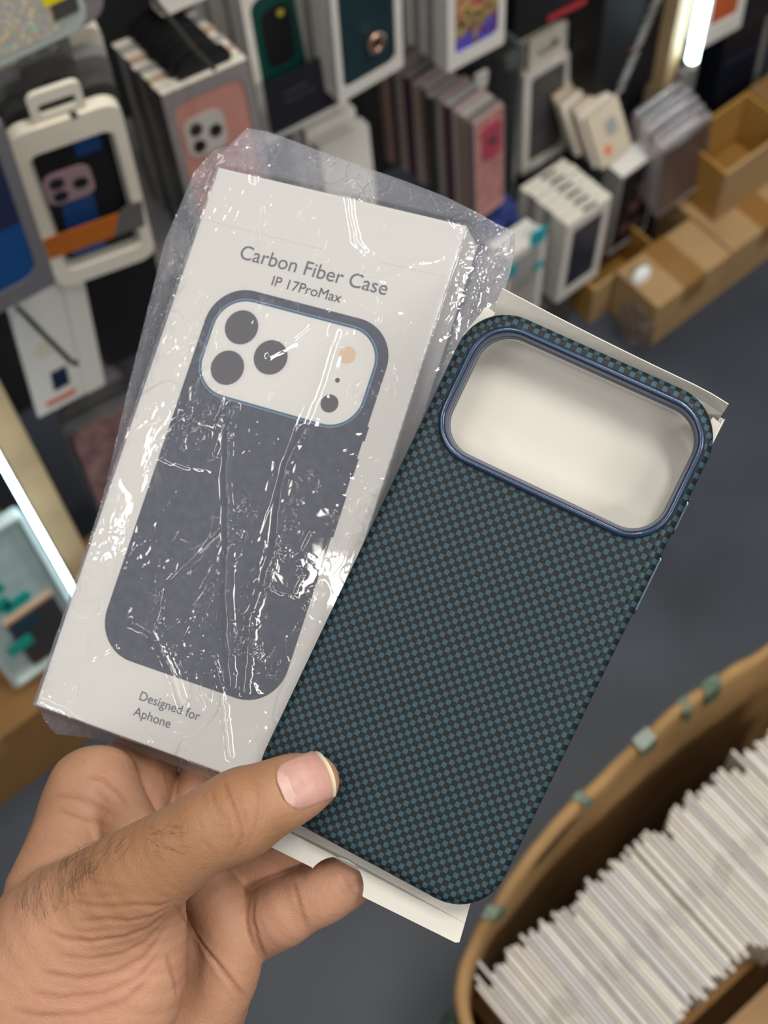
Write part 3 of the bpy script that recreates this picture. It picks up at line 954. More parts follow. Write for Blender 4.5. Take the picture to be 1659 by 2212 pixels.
def skin_mat():
    m = bpy.data.materials.new('skin')
    m.use_nodes = True
    nt = m.node_tree
    b = nt.nodes['Principled BSDF']
    b.inputs['Roughness'].default_value = 0.5
    b.inputs['Specular IOR Level'].default_value = 0.35
    b.inputs['Subsurface Weight'].default_value = 0.12
    b.inputs['Subsurface Radius'].default_value = (0.003, 0.0012, 0.0006)
    b.inputs['Subsurface Scale'].default_value = 1.0
    at = nt.nodes.new('ShaderNodeAttribute')
    at.attribute_name = 'flush'
    sp = nt.nodes.new('ShaderNodeSeparateColor')
    nt.links.new(at.outputs['Color'], sp.inputs[0])
    def mix(a, bcol, f):
        n = nt.nodes.new('ShaderNodeMix')
        n.data_type = 'RGBA'
        if isinstance(a, tuple):
            n.inputs['A'].default_value = (*a, 1)
        else:
            nt.links.new(a, n.inputs['A'])
        n.inputs['B'].default_value = (*bcol, 1)
        nt.links.new(f, n.inputs['Factor'])
        return n.outputs['Result']
    def mul(s, k):
        n = nt.nodes.new('ShaderNodeMath')
        n.operation = 'MULTIPLY'
        nt.links.new(s, n.inputs[0])
        n.inputs[1].default_value = k
        return n.outputs[0]
    tc = nt.nodes.new('ShaderNodeTexCoord')
    nz1 = nt.nodes.new('ShaderNodeTexNoise')
    nz1.inputs['Scale'].default_value = 90
    nz1.inputs['Detail'].default_value = 5
    nt.links.new(tc.outputs['Object'], nz1.inputs['Vector'])
    c = mix((0.43, 0.232, 0.142), (0.335, 0.170, 0.098), nz1.outputs['Fac'])
    c = mix(c, (0.49, 0.262, 0.18), mul(sp.outputs[0], 0.7))
    c = mix(c, (0.275, 0.138, 0.066), mul(sp.outputs[2], 0.85))
    c = mix(c, (0.26, 0.10, 0.06), mul(sp.outputs[1], 0.5))
    nt.links.new(c, b.inputs['Base Color'])
    # fine lines of the skin
    vor = nt.nodes.new('ShaderNodeTexVoronoi')
    vor.feature = 'DISTANCE_TO_EDGE'
    vor.inputs['Scale'].default_value = 1100
    nt.links.new(tc.outputs['Object'], vor.inputs['Vector'])
    nz2 = nt.nodes.new('ShaderNodeTexNoise')
    nz2.inputs['Scale'].default_value = 420
    nz2.inputs['Detail'].default_value = 6
    nz2.inputs['Distortion'].default_value = 0.6
    nt.links.new(tc.outputs['Object'], nz2.inputs['Vector'])
    ad = nt.nodes.new('ShaderNodeMath')
    ad.operation = 'MULTIPLY_ADD'
    nt.links.new(vor.outputs['Distance'], ad.inputs[0])
    ad.inputs[1].default_value = 0.6
    nt.links.new(nz2.outputs['Fac'], ad.inputs[2])
    bp = nt.nodes.new('ShaderNodeBump')
    bp.inputs['Strength'].default_value = 0.55
    bp.inputs['Distance'].default_value = 0.0004
    nt.links.new(ad.outputs[0], bp.inputs['Height'])
    nt.links.new(bp.outputs['Normal'], b.inputs['Normal'])
    return m
hand = link('person', me, skin_mat(), smooth=True)
hand.matrix_world = CASE
tag(hand, 'left hand of a person gripping the case and the boxed one, thumb in front', 'person')

# thumbnail: a curved plate seated on the skin, with its pale free edge
NU, NV = 30, 26
c0, c1 = np.array((-26.59, -70.29, 22.41)), np.array((-16.76, -59.67, 18.02))   # root centre, tip centre
across = np.array((-21.9, -74.08, 20.69)) - np.array((-31.01, -65.85, 22.01))
across /= np.linalg.norm(across)
HALF = 0.5 * np.linalg.norm(np.array((-19.91, -73.7, 20.3)) - np.array((-29.58, -62.8, 21.6)))
gu, gv = np.meshgrid(np.linspace(0, 1, NU), np.linspace(-1, 1, NV), indexing='ij')
# half-width along the nail, rounded at the root and gently at the tip
wu = np.clip(1 - (np.maximum(0, 0.34 - gu) / 0.36) ** 2.2, 0, 1) ** 0.5 * (1.0 + 0.02 * gu)
tipcurve = 0.13 * gv ** 2
q = c0 + (c1 - c0) * (gu * (1 - tipcurve))[..., None] + across * (HALF * gv * wu)[..., None]
q = drop(q.reshape(-1, 3))
nn = grad(q)
edge = np.minimum((1 - np.abs(gv.ravel())) * 3.0, np.minimum(gu.ravel() * 5 + 0.1, 1))
lift = np.where(gu.ravel() > 0.86, 0.7, 0.65) + 0.2 * np.clip(edge, 0, 1)
lift[edge < 0.02] = -0.15
top = q + nn * lift[:, None]
bot = q - nn * 0.5
vv = np.concatenate([top, bot]) * MM
fs = []
N0 = NU * NV
for i in range(NU - 1):
    for j in range(NV - 1):
        a = i * NV + j
        fs.append((a, a + 1, a + NV + 1, a + NV))
rimv = [j for j in range(NV)] + [i * NV + NV - 1 for i in range(1, NU)] + [(NU - 1) * NV + j for j in range(NV - 2, -1, -1)] + [i * NV for i in range(NU - 2, 0, -1)]
for k in range(len(rimv)):
    a, b = rimv[k], rimv[(k + 1) % len(rimv)]
    fs.append((a, b, b + N0, a + N0))
nme = bpy.data.meshes.new('thumbnail')
nme.from_pydata(vv.tolist(), [], fs)
nail_m = mat('nail_pink', (0.46, 0.255, 0.215), rough=0.42, spec=0.45, vary=0.10, scale=160, sss=0.1)
nail_e = mat('nail_edge', (0.56, 0.50, 0.37), rough=0.4, spec=0.4)
nail_l = mat('nail_lunula', (0.49, 0.305, 0.265), rough=0.42, spec=0.45)
nail = link('thumbnail', nme, [nail_m, nail_e, nail_l], hand, smooth=True, label='pink thumbnail with a pale free edge')
for k, p in enumerate(nail.data.polygons):
    if k < (NU - 1) * (NV - 1):
        i, j = divmod(k, NV - 1)
        u, v = i / (NU - 1), abs((j + .5) / (NV - 1) * 2 - 1)
        p.material_index = 1 if u > 0.9 else (2 if u < 0.2 - 0.12 * v * v else 0)
    else:
        p.material_index = 1

# short dark hairs on the wrist and on the thumb
rng = random.Random(12)
bm = bmesh.new()
def hairs(n, boxes, direction, ln, curl):
    for _ in range(n):
        a, b, c = rng.choice(boxes)
        s, t = rng.random(), rng.random()
        p = np.array(a) + (np.array(b) - np.array(a)) * s + (np.array(c) - np.array(a)) * t
        p = drop(p[None])[0]
        n_ = grad(p[None])[0]
        d = np.array(direction, float) + np.array([rng.uniform(-.5, .5) for _ in range(3)])
        d -= n_ * (d @ n_)
        d /= np.linalg.norm(d)
        L = ln * rng.uniform(.6, 1.3)
        bend = np.cross(n_, d) * rng.uniform(-curl, curl)
        pts = []
        for k in range(6):
            u = k / 5
            pts.append((p + d * L * u + bend * L * u * u + n_ * (0.15 + 0.9 * math.sin(u * 2.2) * 0.35 * L / 4)) * MM)
        tube(bm, pts, [0.034 * MM * (1 - 0.7 * k / 5) for k in range(6)], n=4, cap=False)
up = (np.array((-86.24, -125.03, 20.95)) - np.array((-75.5, -135.04, 19.41)))
hairs(110, [((-85.19, -139.75, 21.45), (-75.93, -118.5, 18.7), (-73.77, -141.81, 19.4))], up, 6.0, .5)
hairs(60, [((-81.43, -125.74, 20.08), (-70.4, -108.2, 17.17), (-71.21, -128.39, 18.28))], np.array((-72.82, -109.38, 17.68)) - np.array((-76.55, -120.33, 18.91)), 5.0, .5)
hairs(34, [((-56.5, -96.86, 29.3), (-48.01, -90.53, 27.4), (-50.76, -102.88, 28.5))], np.array((-43.09, -91.81, 26.54)) - np.array((-53, -95.16, 28.56)), 3.6, .5)
hr = link('arm_hair', bm, mat('hair_dark', (0.02, 0.013, 0.01), rough=0.5), hand, label='short dark hairs on the wrist')
hr['kind'] = 'stuff'

# ------------------------------------------------------------------ the display wall behind
ivory = mat('pack_ivory', (0.76, 0.71, 0.62), rough=0.5, vary=0.05, scale=30)
white_p = mat('pack_white', (0.74, 0.715, 0.67), rough=0.5, vary=0.05, scale=30)
grey_p = mat('pack_grey', (0.20, 0.195, 0.19), rough=0.45, vary=0.2, scale=25)
lightgrey = mat('pack_light_grey', (0.36, 0.345, 0.335), rough=0.4, vary=0.12, scale=30)
dark_p = mat('pack_charcoal', (0.055, 0.054, 0.052), rough=0.45, vary=0.2, scale=25)
black_p = mat('pack_black', (0.010, 0.010, 0.012), rough=0.55, spec=0.25)
navy_p = mat('case_navy', (0.008, 0.018, 0.042), rough=0.35)
blue_p = mat('case_blue', (0.006, 0.055, 0.20), rough=0.35)
pink_p = mat('case_rose', (0.38, 0.18, 0.15), rough=0.45, vary=0.08, scale=20)
peach = mat('card_peach', (0.52, 0.34, 0.22), rough=0.5)
mauve = mat('pack_mauve', (0.19, 0.175, 0.18), rough=0.3, vary=0.1, scale=30)
green_p = mat('case_green', (0.006, 0.055, 0.045), rough=0.35)
teal_p = mat('case_teal', (0.010, 0.032, 0.042), rough=0.4, vary=0.2, scale=40)
silver = mat('lens_plate_silver', (0.50, 0.48, 0.45), rough=0.35, metal=0.3)
lilac = mat('lens_plate_lilac', (0.36, 0.24, 0.27), rough=0.35)
lens_b = mat('lens_black', (0.006, 0.006, 0.009), rough=0.15, coat=0.5)
steel = mat('hook_steel', (0.09, 0.085, 0.075), rough=0.35, metal=0.6)
clear = film('clear_pack', haze=0.08, gloss=0.06, rough=0.15, haze_color=(0.8, 0.8, 0.82))

def slab(name, pts, y0, y1, m, parent, label=None):
    bm = bmesh.new()
    prism(bm, pts, y0, y1, XZ)
    return link(name, bm, m, parent, label=label)

def framed(name, pts, hole, y0, y1, m, parent):
    bm = bmesh.new()
    ring(bm, pts, hole, y0, y1, XZ)
    return link(name, bm, m, parent)

def island(parent, cx, cz, s, y, plate, n=3, rot=0.0):
    """camera plate with lenses on a case"""
    p = slab('camera_plate', rr(cx - s / 2, cx + s / 2, cz - s / 2, cz + s / 2, s * 0.25), y - 0.0018, y, plate, parent)
    spots = ((-0.22, 0.22), (-0.22, -0.22), (0.24, 0.0))[:n]
    for a, b in spots:
        slab('lens', circ(cx + a * s, cz + b * s, s * 0.155, 16), y - 0.0034, y - 0.0017, lens_b, p)
    return p

def pack(label, cat, M_, w, h, d, body, win=None, frame=None, insert=None, tab=None, group=None, r=0.004, cover=False, name='case_package', top=None):
    t = thing(name, label, cat, M_, group)
    fd = 0.003 if win else 0.0
    bm = bmesh.new()
    box(bm, -w / 2, w / 2, fd, d, 0.0, h)
    link('carton_body', bm, body, t)
    if win:
        x0, x1, z0, z1, wr = win
        framed('front_frame', rr(-w / 2, w / 2, 0, h, r), rr(x0, x1, z0, z1, wr), 0.0, fd, frame or body, t)
        if insert:
            slab('case_back', rr(x0 + 0.0006, x1 - 0.0006, z0 + 0.0006, z1 - 0.0006, wr), 0.0012, fd + 0.0005, insert, t)
    if top:
        bm = bmesh.new()
        box(bm, -w / 2 + 0.0004, w / 2 - 0.0004, 0.0004, d - 0.0006, h, h + 0.0012)
        link('top_card', bm, top, t)
    if tab:
        tw, th, tm = tab
        framed('hang_tab', rr(-tw / 2, tw / 2, h - 0.002, h + th, 0.005), rr(-tw * 0.28, tw * 0.28, h + th * 0.35, h + th * 0.62, 0.003), 0.002, 0.0045, tm, t)
    if cover:
        slab('clear_cover', rr(-w / 2 + .001, w / 2 - .001, .001, h - .001, r), -0.004, -0.0034, clear, t)
    return t

ORD = ['second', 'third', 'fourth', 'fifth', 'sixth', 'seventh', 'eighth', 'ninth', 'tenth', 'eleventh', 'twelfth', 'thirteenth']
def stack(proto_fn, n, pitch, what, group, jit=0.0015, seed=1):
    """packs queued up on the same peg behind the front one; proto_fn(i) -> a pack at its own matrix"""
    rg = random.Random(seed)
    first = None
    for i in range(n):
        t = proto_fn(i) if i < 3 else copy_tree(first[1 + (i % 2)] if len(first) > 2 else first[-1])
        if first is None:
            first = [t]
        elif i < 3:
            first.append(t)
        t['label'] = f'{ORD[i]} pack back from the front in the stack of {what}'
        t['group'] = group
        t['category'] = 'case package'
        yield i, t

def queue(front, front_lift, n, pitch, what, group, w, h, d, bodies, tops=None, tab=None, jit=0.0012, seed=1):
    """plain packs behind a front pack, along its own depth direction"""
    rg = random.Random(seed)
    protos = []
    for k, b in enumerate(bodies):
        protos.append(pack('x', 'case package', None, w, h, d, b, tab=tab, top=tops[k % len(tops)] if tops else None))
    for i in range(n):
        t = protos[i] if i < len(protos) else copy_tree(protos[i % len(protos)])
        t['label'] = f'{ORD[i]} pack from the front in the stack behind the {what}'
        t['group'] = group
        t.matrix_world = front.matrix_world @ Matrix.Translation((rg.uniform(-jit, jit), front_lift + pitch * (i + 1) - (pitch - 0), rg.uniform(-jit, jit)))
    for p in protos[n:]:
        for c in list(p.children):
            bpy.data.objects.remove(c, do_unlink=True)
        bpy.data.objects.remove(p, do_unlink=True)

# --- white hanging blister with the navy case, orange band
wb = thing('case_package', 'white rounded hang pack with navy case, pink camera plate and orange band', 'case package', place((0.285, 0.83, 0.765), -15.4, 7.0, 0.6))
W_, H_ = 0.097, 0.248
cream = mat('blister_cream', (0.82, 0.76, 0.64), rough=0.4)
framed('front_frame', rr(-W_ / 2, W_ / 2, 0, H_ - 0.014, 0.017), rr(-0.036, 0.038, 0.024, 0.203, 0.010), 0.0, 0.012, cream, wb)
framed('inner_lip', rr(-0.0358, 0.0378, 0.0242, 0.2028, 0.010), rr(-0.033, 0.035, 0.027, 0.200, 0.008), 0.003, 0.011, mat('blister_lip', (0.42, 0.40, 0.36), rough=0.4), wb)
slab('back_card', rr(-W_ / 2 + .002, W_ / 2 - .002, .002, H_ - .016, 0.016), 0.012, 0.014, dark_p, wb)
ins = slab('case_back', rr(-0.0325, 0.0345, 0.0275, 0.1995, 0.008), 0.009, 0.0118, black_p, wb)
slab('blue_panel', [(-0.026, 0.03), (0.006, 0.03), (0.008, 0.115), (-0.022, 0.115)], 0.0082, 0.0092, blue_p, ins)
slab('blue_panel', [(0.004, 0.172), (0.026, 0.172), (0.026, 0.190), (0.004, 0.190)], 0.0082, 0.0092, blue_p, ins)
island(ins, -0.010, 0.140, 0.043, 0.0085, lilac)
framed('hang_tab', rr(-0.022, 0.022, H_ - 0.018, H_ + 0.022, 0.008), [(x, z) for x, z in rr(-0.015, 0.016, H_ - 0.005, H_ + 0.008, 0.004)], 0.003, 0.007, cream, wb)
slab('orange_band', [(-0.048, 0.056), (0.014, 0.056), (0.024, 0.088), (-0.048, 0.088)], -0.0015, -0.0003, mat('band_orange', (0.50, 0.13, 0.008), rough=0.5), wb)
slab('grey_band', [(0.014, 0.056), (0.044, 0.056), (0.047, 0.094), (0.036, 0.096), (0.026, 0.090), (0.018, 0.076)], -0.0014, -0.0002, mat('band_grey', (0.13, 0.12, 0.115), rough=0.5), wb)
for i in range(3):
    t = thing('case_package', f'{ORD[i]} cream hang pack counted back from the navy one with orange band', 'case package', wb.matrix_world @ Matrix.Translation((0.004 + 0.003 * i, 0.020 + 0.026 * i, 0.004 + 0.003 * i)), 'cream hang packs on the left peg')
    framed('front_frame', rr(-W_ / 2, W_ / 2, 0, H_ - 0.014, 0.017), rr(-0.033, 0.033, 0.026, 0.178, 0.010), 0.0, 0.012, [dark_p, grey_p, cream][i], t)  # nearest copies coloured charcoal and grey to look dim behind the front pack
    slab('back_card', rr(-W_ / 2 + .002, W_ / 2 - .002, .002, H_ - .016, 0.016), 0.012, 0.014, dark_p, t)
    framed('hang_tab', rr(-0.022, 0.022, H_ - 0.018, H_ + 0.022, 0.008), rr(-0.012, 0.012, H_ - 0.003, H_ + 0.006, 0.003), 0.003, 0.007, [dark_p, grey_p, cream][i], t)
bm = bmesh.new()
tube(bm, [(0.29, 1.275, 1.05), (0.2964, 0.86, 0.9679), (0.2898, 0.8, 0.9992), (0.2902, 0.797, 0.9982)], 0.0028, 8)
tag(link('peg_hook', bm, steel), 'dark wire peg through the slot of the navy hang pack', 'hook')

# --- glitter case pack in the top corner
def glitter():
    m = bpy.data.materials.new('glitter_silver')
    m.use_nodes = True
    nt = m.node_tree
    b = nt.nodes['Principled BSDF']
    b.inputs['Roughness'].default_value = 0.35
    b.inputs['Metallic'].default_value = 0.2
    tc = nt.nodes.new('ShaderNodeTexCoord')
    v = nt.nodes.new('ShaderNodeTexVoronoi')
    v.inputs['Scale'].default_value = 520
    v.inputs['Randomness'].default_value = 0.7
    nt.links.new(tc.outputs['Object'], v.inputs['Vector'])
    r = nt.nodes.new('ShaderNodeValToRGB')
    e = r.color_ramp.elements
    e[0].position = 0.0
    e[0].color = (0.46, 0.44, 0.38, 1)
    e[1].position = 0.82
    e[1].color = (0.66, 0.64, 0.57, 1)
    for p, c in ((0.85, (0.9, 0.85, 0.6, 1)), (0.91, (0.9, 0.45, 0.05, 1)), (0.94, (0.1, 0.25, 0.8, 1)), (0.97, (0.9, 0.8, 0.25, 1)), (0.99, (0.1, 0.7, 0.5, 1))):
        k = e.new(p)
        k.color = c
    r.color_ramp.interpolation = 'CONSTANT'
    sp = nt.nodes.new('ShaderNodeSeparateColor')
    nt.links.new(v.outputs['Color'], sp.inputs[0])
    nt.links.new(sp.outputs[0], r.inputs['Fac'])
    nt.links.new(r.outputs['Color'], b.inputs['Base Color'])
    return m
gp = thing('case_package', 'silver glitter case pack with a yellow sticker in the upper corner', 'case package', place((0.262, 0.80, 1.078), -3, -2, 3.5))
slab('glitter_case', rr(-0.062, 0.046, 0.006, 0.19, 0.014), 0.0, 0.010, glitter(), gp)
framed('clear_edge', rr(-0.068, 0.062, -0.002, 0.20, 0.016), rr(-0.061, 0.045, 0.007, 0.189, 0.013), 0.001, 0.009, mat('edge_aqua', (0.36, 0.42, 0.40), rough=0.2, coat=0.4), gp)
slab('yellow_sticker', [(0.030, 0.031), (0.052, 0.031), (0.052, 0.08), (0.030, 0.08)], -0.0012, -0.0002, mat('sticker_yellow', (0.70, 0.60, 0.01), rough=0.5), gp)
slab('dark_sticker', [(0.035, 0.016), (0.056, 0.016), (0.056, 0.0305), (0.035, 0.0305)], -0.0012, -0.0002, dark_p, gp)
slab('back_card', rr(-0.062, 0.056, 0.0, 0.194, 0.014), 0.0105, 0.02, mauve, gp)
cb1 = thing('case_package', 'clear greyish blister pack just behind the glitter case pack', 'case package', place((0.305, 0.835, 1.045), -3, -4, 3))
slab('back_card', rr(-0.055, 0.045, 0.0, 0.21, 0.014), 0.014, 0.017, grey_p, cb1)
framed('clear_edge', rr(-0.058, 0.05, -0.004, 0.215, 0.018), rr(-0.045, 0.037, 0.010, 0.20, 0.012), 0.0, 0.013, mauve, cb1)

# --- clear packs with the rose case, black hangers on top
pm = place((0.43, 0.829, 0.708), -5.9, -12.1, 3.7)
pk = pack('clear pack with a rose pink case and silver three-lens plate, front of its stack', 'case package', pm, 0.09, 0.18, 0.0102, mat('clear_side', (0.10, 0.10, 0.10), rough=0.25), win=(-0.037, 0.037, 0.008, 0.165, 0.012), frame=mauve, insert=pink_p, top=ivory)
island(pk, -0.011, 0.124, 0.042, 0.001, silver)
hang_shape = [(-0.030, -0.003), (-0.004, -0.003), (0.022, -0.003), (0.026, 0.006), (0.019, 0.018), (0.006, 0.022), (-0.010, 0.020), (-0.026, 0.015), (-0.032, 0.006)]
slab('black_hanger', [(0.008 + a, 0.182 + b) for a, b in hang_shape], 0.0065, 0.0095, black_p, pk)
queue(pk, 0.0106, 9, 0.0107, 'rose pink case', 'clear packs behind the rose pink case', 0.09, 0.18, 0.0102, [dark_p, grey_p, mat('clear_side_dark', (0.075, 0.078, 0.08), rough=0.25), lightgrey], tops=[ivory, peach, ivory, lightgrey])
for o in [o for o in COL.objects if o.get('group') == 'clear packs behind the rose pink case' and o.type == 'EMPTY']:
    bm = bmesh.new()
    prism(bm, [(0.004 + a, 0.182 + b) for a, b in hang_shape], 0.0035, 0.0085, XZ)
    link('black_hanger', bm, black_p, o)
bm = bmesh.new()
tube(bm, [(0.48, 1.275, 0.94), (0.431, 0.84, 0.9412), (0.4256, 0.808, 0.9516), (0.4261, 0.806, 0.9516)], 0.0022, 8)
tag(link('peg_hook', bm, steel), 'thin dark peg poking out over the rose pink case pack', 'hook')

# --- green case box with black card, and the white-framed box above
gm = place((0.597, 0.955, 0.635), -3.5, -8, 3.2)
gk = pack('white-framed box with dark green case, black card across its front', 'case package', gm, 0.092, 0.188, 0.014, white_p, win=(-0.037, 0.040, 0.010, 0.178, 0.014), insert=green_p)
slab('camera_plate', rr(-0.026, 0.008, 0.090, 0.160, 0.012), -0.0004, 0.0012, black_p, gk)
slab('gold_badge', circ(-0.003, 0.151, 0.0042, 16), -0.0012, -0.0003, mat('badge_gold', (0.45, 0.38, 0.05), rough=0.4), gk)
queue(gk, 0.015, 8, 0.0148, 'green case', 'white boxes behind the green case', 0.092, 0.186, 0.014, [white_p, lightgrey, ivory], tops=[ivory, white_p])
card = thing('display_card', 'black card with faint grey lettering leaning on the green case box', 'card', place((0.594, 0.93, 0.672), -2, -6, 4.5))
slab('board', rr(-0.049, 0.049, 0.0, 0.070, 0.001), 0.0, 0.001, mat('card_black', (0.010, 0.010, 0.017), rough=0.5), card)
rg = random.Random(3)
for row, (zz, n_) in enumerate(((0.044, 7), (0.034, 12))):
    bm = bmesh.new()
    x = -0.026
    for k in range(n_):
        ww = 0.0026 if row else 0.0034
        box(bm, x, x + ww * 0.65, -0.0004, 0.0, zz, zz + (0.0045 if row == 0 else 0.0032))
        x += ww * (1.55 if k % 4 == 3 else 1.2)
    link('lettering', bm, mat('faint_print', (0.06, 0.055, 0.06), rough=0.5), card)
ub = pack('white-framed box whose lower corner hangs above the black hangers', 'case package', place((0.4752, 0.93, 0.9005), -4, -6, 3.5), 0.09, 0.2, 0.02, white_p, win=(-0.036, 0.036, 0.012, 0.185, 0.012), insert=lightgrey)
ub.location.x += 0.02

# --- dark teal case with finger ring
tm_ = place((0.664, 0.905, 0.694), -2.2, 0.0, 0.3)
tk = pack('white-framed box with dark teal case and rose gold finger ring', 'case package', tm_, 0.087, 0.20, 0.018, white_p, win=(-0.036, 0.034, 0.016, 0.19, 0.010), insert=teal_p)
bm = bmesh.new()
loops(bm, [[(0.006 + (0.0085 + 0.0035 * math.cos(b)) * math.cos(a), -0.004 + 0.0035 * math.sin(b), 0.060 + (0.0105 + 0.0035 * math.cos(b)) * math.sin(a)) for a in [2 * math.pi * k / 24 for k in range(24)]] for b in [2 * math.pi * j / 10 for j in range(10)]], close=True)
link('finger_ring', bm, mat('rose_gold', (0.62, 0.40, 0.30), rough=0.22, metal=0.9), tk, smooth=True)
queue(tk, 0.019, 6, 0.0192, 'teal case with ring', 'white boxes behind the teal case', 0.087, 0.20, 0.018, [white_p, lightgrey], tops=[white_p])

# --- printed golden case
def gold_print():
    m = bpy.data.materials.new('print_gold_pattern')
    m.use_nodes = True
    nt = m.node_tree
    b = nt.nodes['Principled BSDF']
    b.inputs['Roughness'].default_value = 0.35
    tc = nt.nodes.new('ShaderNodeTexCoord')
    n = nt.nodes.new('ShaderNodeTexNoise')
    n.inputs['Scale'].default_value = 28
    n.inputs['Distortion'].default_value = 1.5
    nt.links.new(tc.outputs['Object'], n.inputs['Vector'])
    sp = nt.nodes.new('ShaderNodeSeparateXYZ')
    nt.links.new(tc.outputs['Object'], sp.inputs[0])
    a = nt.nodes.new('ShaderNodeMath')
    a.operation = 'MULTIPLY_ADD'
    nt.links.new(sp.outputs['Z'], a.inputs[0])
    a.inputs[1].default_value = 7.5
    a.inputs[2].default_value = -0.36
    ad = nt.nodes.new('ShaderNodeMath')
    ad.operation = 'ADD'
    nt.links.new(a.outputs[0], ad.inputs[0])
    nt.links.new(n.outputs['Fac'], ad.inputs[1])
    r = nt.nodes.new('ShaderNodeValToRGB')
    e = r.color_ramp.elements
    e[0].position = 0.0
    e[0].color = (0.05, 0.05, 0.65, 1)
    e[1].position = 1.0
    e[1].color = (0.6, 0.45, 0.18, 1)
    for p, c in ((0.28, (0.10, 0.10, 0.55, 1)), (0.36, (0.12, 0.03, 0.06, 1)), (0.46, (0.50, 0.36, 0.14, 1)), (0.56, (0.03, 0.02, 0.02, 1)), (0.64, (0.58, 0.42, 0.15, 1)), (0.78, (0.35, 0.06, 0.08, 1))):
        k = e.new(p)
        k.color = c
    nt.links.new(ad.outputs[0], r.inputs['Fac'])
    nt.links.new(r.outputs['Color'], b.inputs['Base Color'])
    return m
gm2 = place((0.848, 0.941, 0.585), -2.0, -5.0, 3.5)
gk2 = pack('white-framed box with a colourful gold and violet printed case', 'case package', gm2, 0.087, 0.19, 0.013, white_p, win=(-0.032, 0.033, 0.020, 0.18, 0.008), insert=gold_print())
queue(gk2, 0.0136, 5, 0.0138, 'gold printed case', 'white boxes behind the gold printed case', 0.087, 0.19, 0.0132, [white_p, lightgrey], tops=[white_p])

# --- bagged rose case stack
rm = place((0.8441, 0.9, 0.5137), 4, -5, 2)
rm.translation.z -= 0.172
rk = pack('clear bag with a rose pink case and deep pink camera window, front of its stack', 'case package', rm, 0.052, 0.17, 0.012, mauve, win=(-0.0235, 0.0235, 0.004, 0.166, 0.006), frame=mat('bag_pink', (0.50, 0.30, 0.28), rough=0.3), insert=mat('case_pink_soft', (0.50, 0.22, 0.21), rough=0.4, vary=0.3, scale=60))
slab('camera_plate', rr(-0.012, 0.020, 0.095, 0.152, 0.008), -0.001, 0.0012, mat('case_deep_pink', (0.42, 0.055, 0.10), rough=0.35), rk)
slab('lens', circ(0.004, 0.125, 0.007, 16), -0.002, -0.0008, dark_p, rk)
queue(rk, 0.0145, 11, 0.0148, 'rose pink bagged case', 'bagged cases behind the rose pink one', 0.052, 0.17, 0.012,
      [mat('bag_brown', (0.30, 0.20, 0.16), rough=0.3), mat('bag_beige', (0.52, 0.44, 0.39), rough=0.25), mat('bag_plum', (0.10, 0.04, 0.07), rough=0.3), mat('bag_taupe', (0.42, 0.36, 0.32), rough=0.25), dark_p], tops=[lightgrey, mat('bag_top_rose', (0.40, 0.30, 0.29), rough=0.25)], jit=0.003)

# --- grey case boxes with white headers
gy = place((1.052, 1.01, 0.185), -0.8, -5.9, 3.5)
yk = pack('white-framed box with smoky grey window and white header, right of the rose stack', 'case package', gy, 0.088, 0.183, 0.014, white_p, win=(-0.031, 0.033, 0.018, 0.172, 0.008), insert=mat('case_smoke', (0.085, 0.085, 0.085), rough=0.3, vary=0.25, scale=18), tab=(0.07, 0.055, ivory))
queue(yk, 0.015, 6, 0.0165, 'smoky grey window box', 'white headed boxes behind the grey window box', 0.088, 0.183, 0.014, [white_p, lightgrey], tops=[ivory], tab=(0.072, 0.056, ivory))

# --- white boxes with the navy window, low on the right
hm = place((0.984, 0.852, 0.093), 1.6, -1.1, 3.5)
hk = pack('white box with tall navy window standing low beside the open carton', 'case package', hm, 0.087, 0.17, 0.0155, white_p, win=(-0.030, 0.031, 0.018, 0.150, 0.004), insert=navy_p, top=ivory)
queue(hk, 0.0162, 5, 0.0165, 'navy window box', 'white boxes behind the navy window box', 0.087, 0.17, 0.0155, [white_p, lightgrey], tops=[ivory])
for o in [hk] + [o for o in COL.objects if o.get('group') == 'white boxes behind the navy window box' and o.type == 'EMPTY']:
    bm = bmesh.new()
    prism(bm, [(-0.010, 0.004), (0.016, 0.003), (0.020, 0.007), (-0.006, 0.010)], 0.1712, 0.1722, XY)
    link('hang_slot', bm, black_p, o)
st = thing('hook_rail', 'low wooden ledge carrying the navy window boxes', 'ledge', place((0.95, 0.86, 0.0)))
bm = bmesh.new()
box(bm, -0.15, 0.035, 0.0, 0.12, 0.0, 0.085)
link('board', bm, dark_p, st)

# --- box with dark flower print
def flower_print():
    return mat('print_dark_flowers', (0.05, 0.035, 0.04), rough=0.3, vary=0.9, scale=26)
fk = pack('white-edged box with black case and dim pink flowers beside the wooden post', 'case package', place((1.124, 0.885, 0.055), 1.3, 0.1, 1.5), 0.083, 0.18, 0.035, lightgrey, win=(-0.038, 0.038, 0.006, 0.176, 0.004), insert=black_p, top=white_p)
for i, (a, b, r_) in enumerate(((0.004, 0.085, 0.017), (-0.012, 0.045, 0.014), (0.016, 0.040, 0.011), (0.008, 0.125, 0.010))):
    pts = [(a + r_ * (0.72 + 0.28 * math.cos(5 * t)) * math.cos(t), b + r_ * (0.72 + 0.28 * math.cos(5 * t)) * math.sin(t)) for t in [2 * math.pi * k / 30 for k in range(30)]]
    slab('printed_flower', pts, 0.0004, 0.0013, mat('flower_dim_pink', (0.13, 0.055, 0.055), rough=0.5), fk)

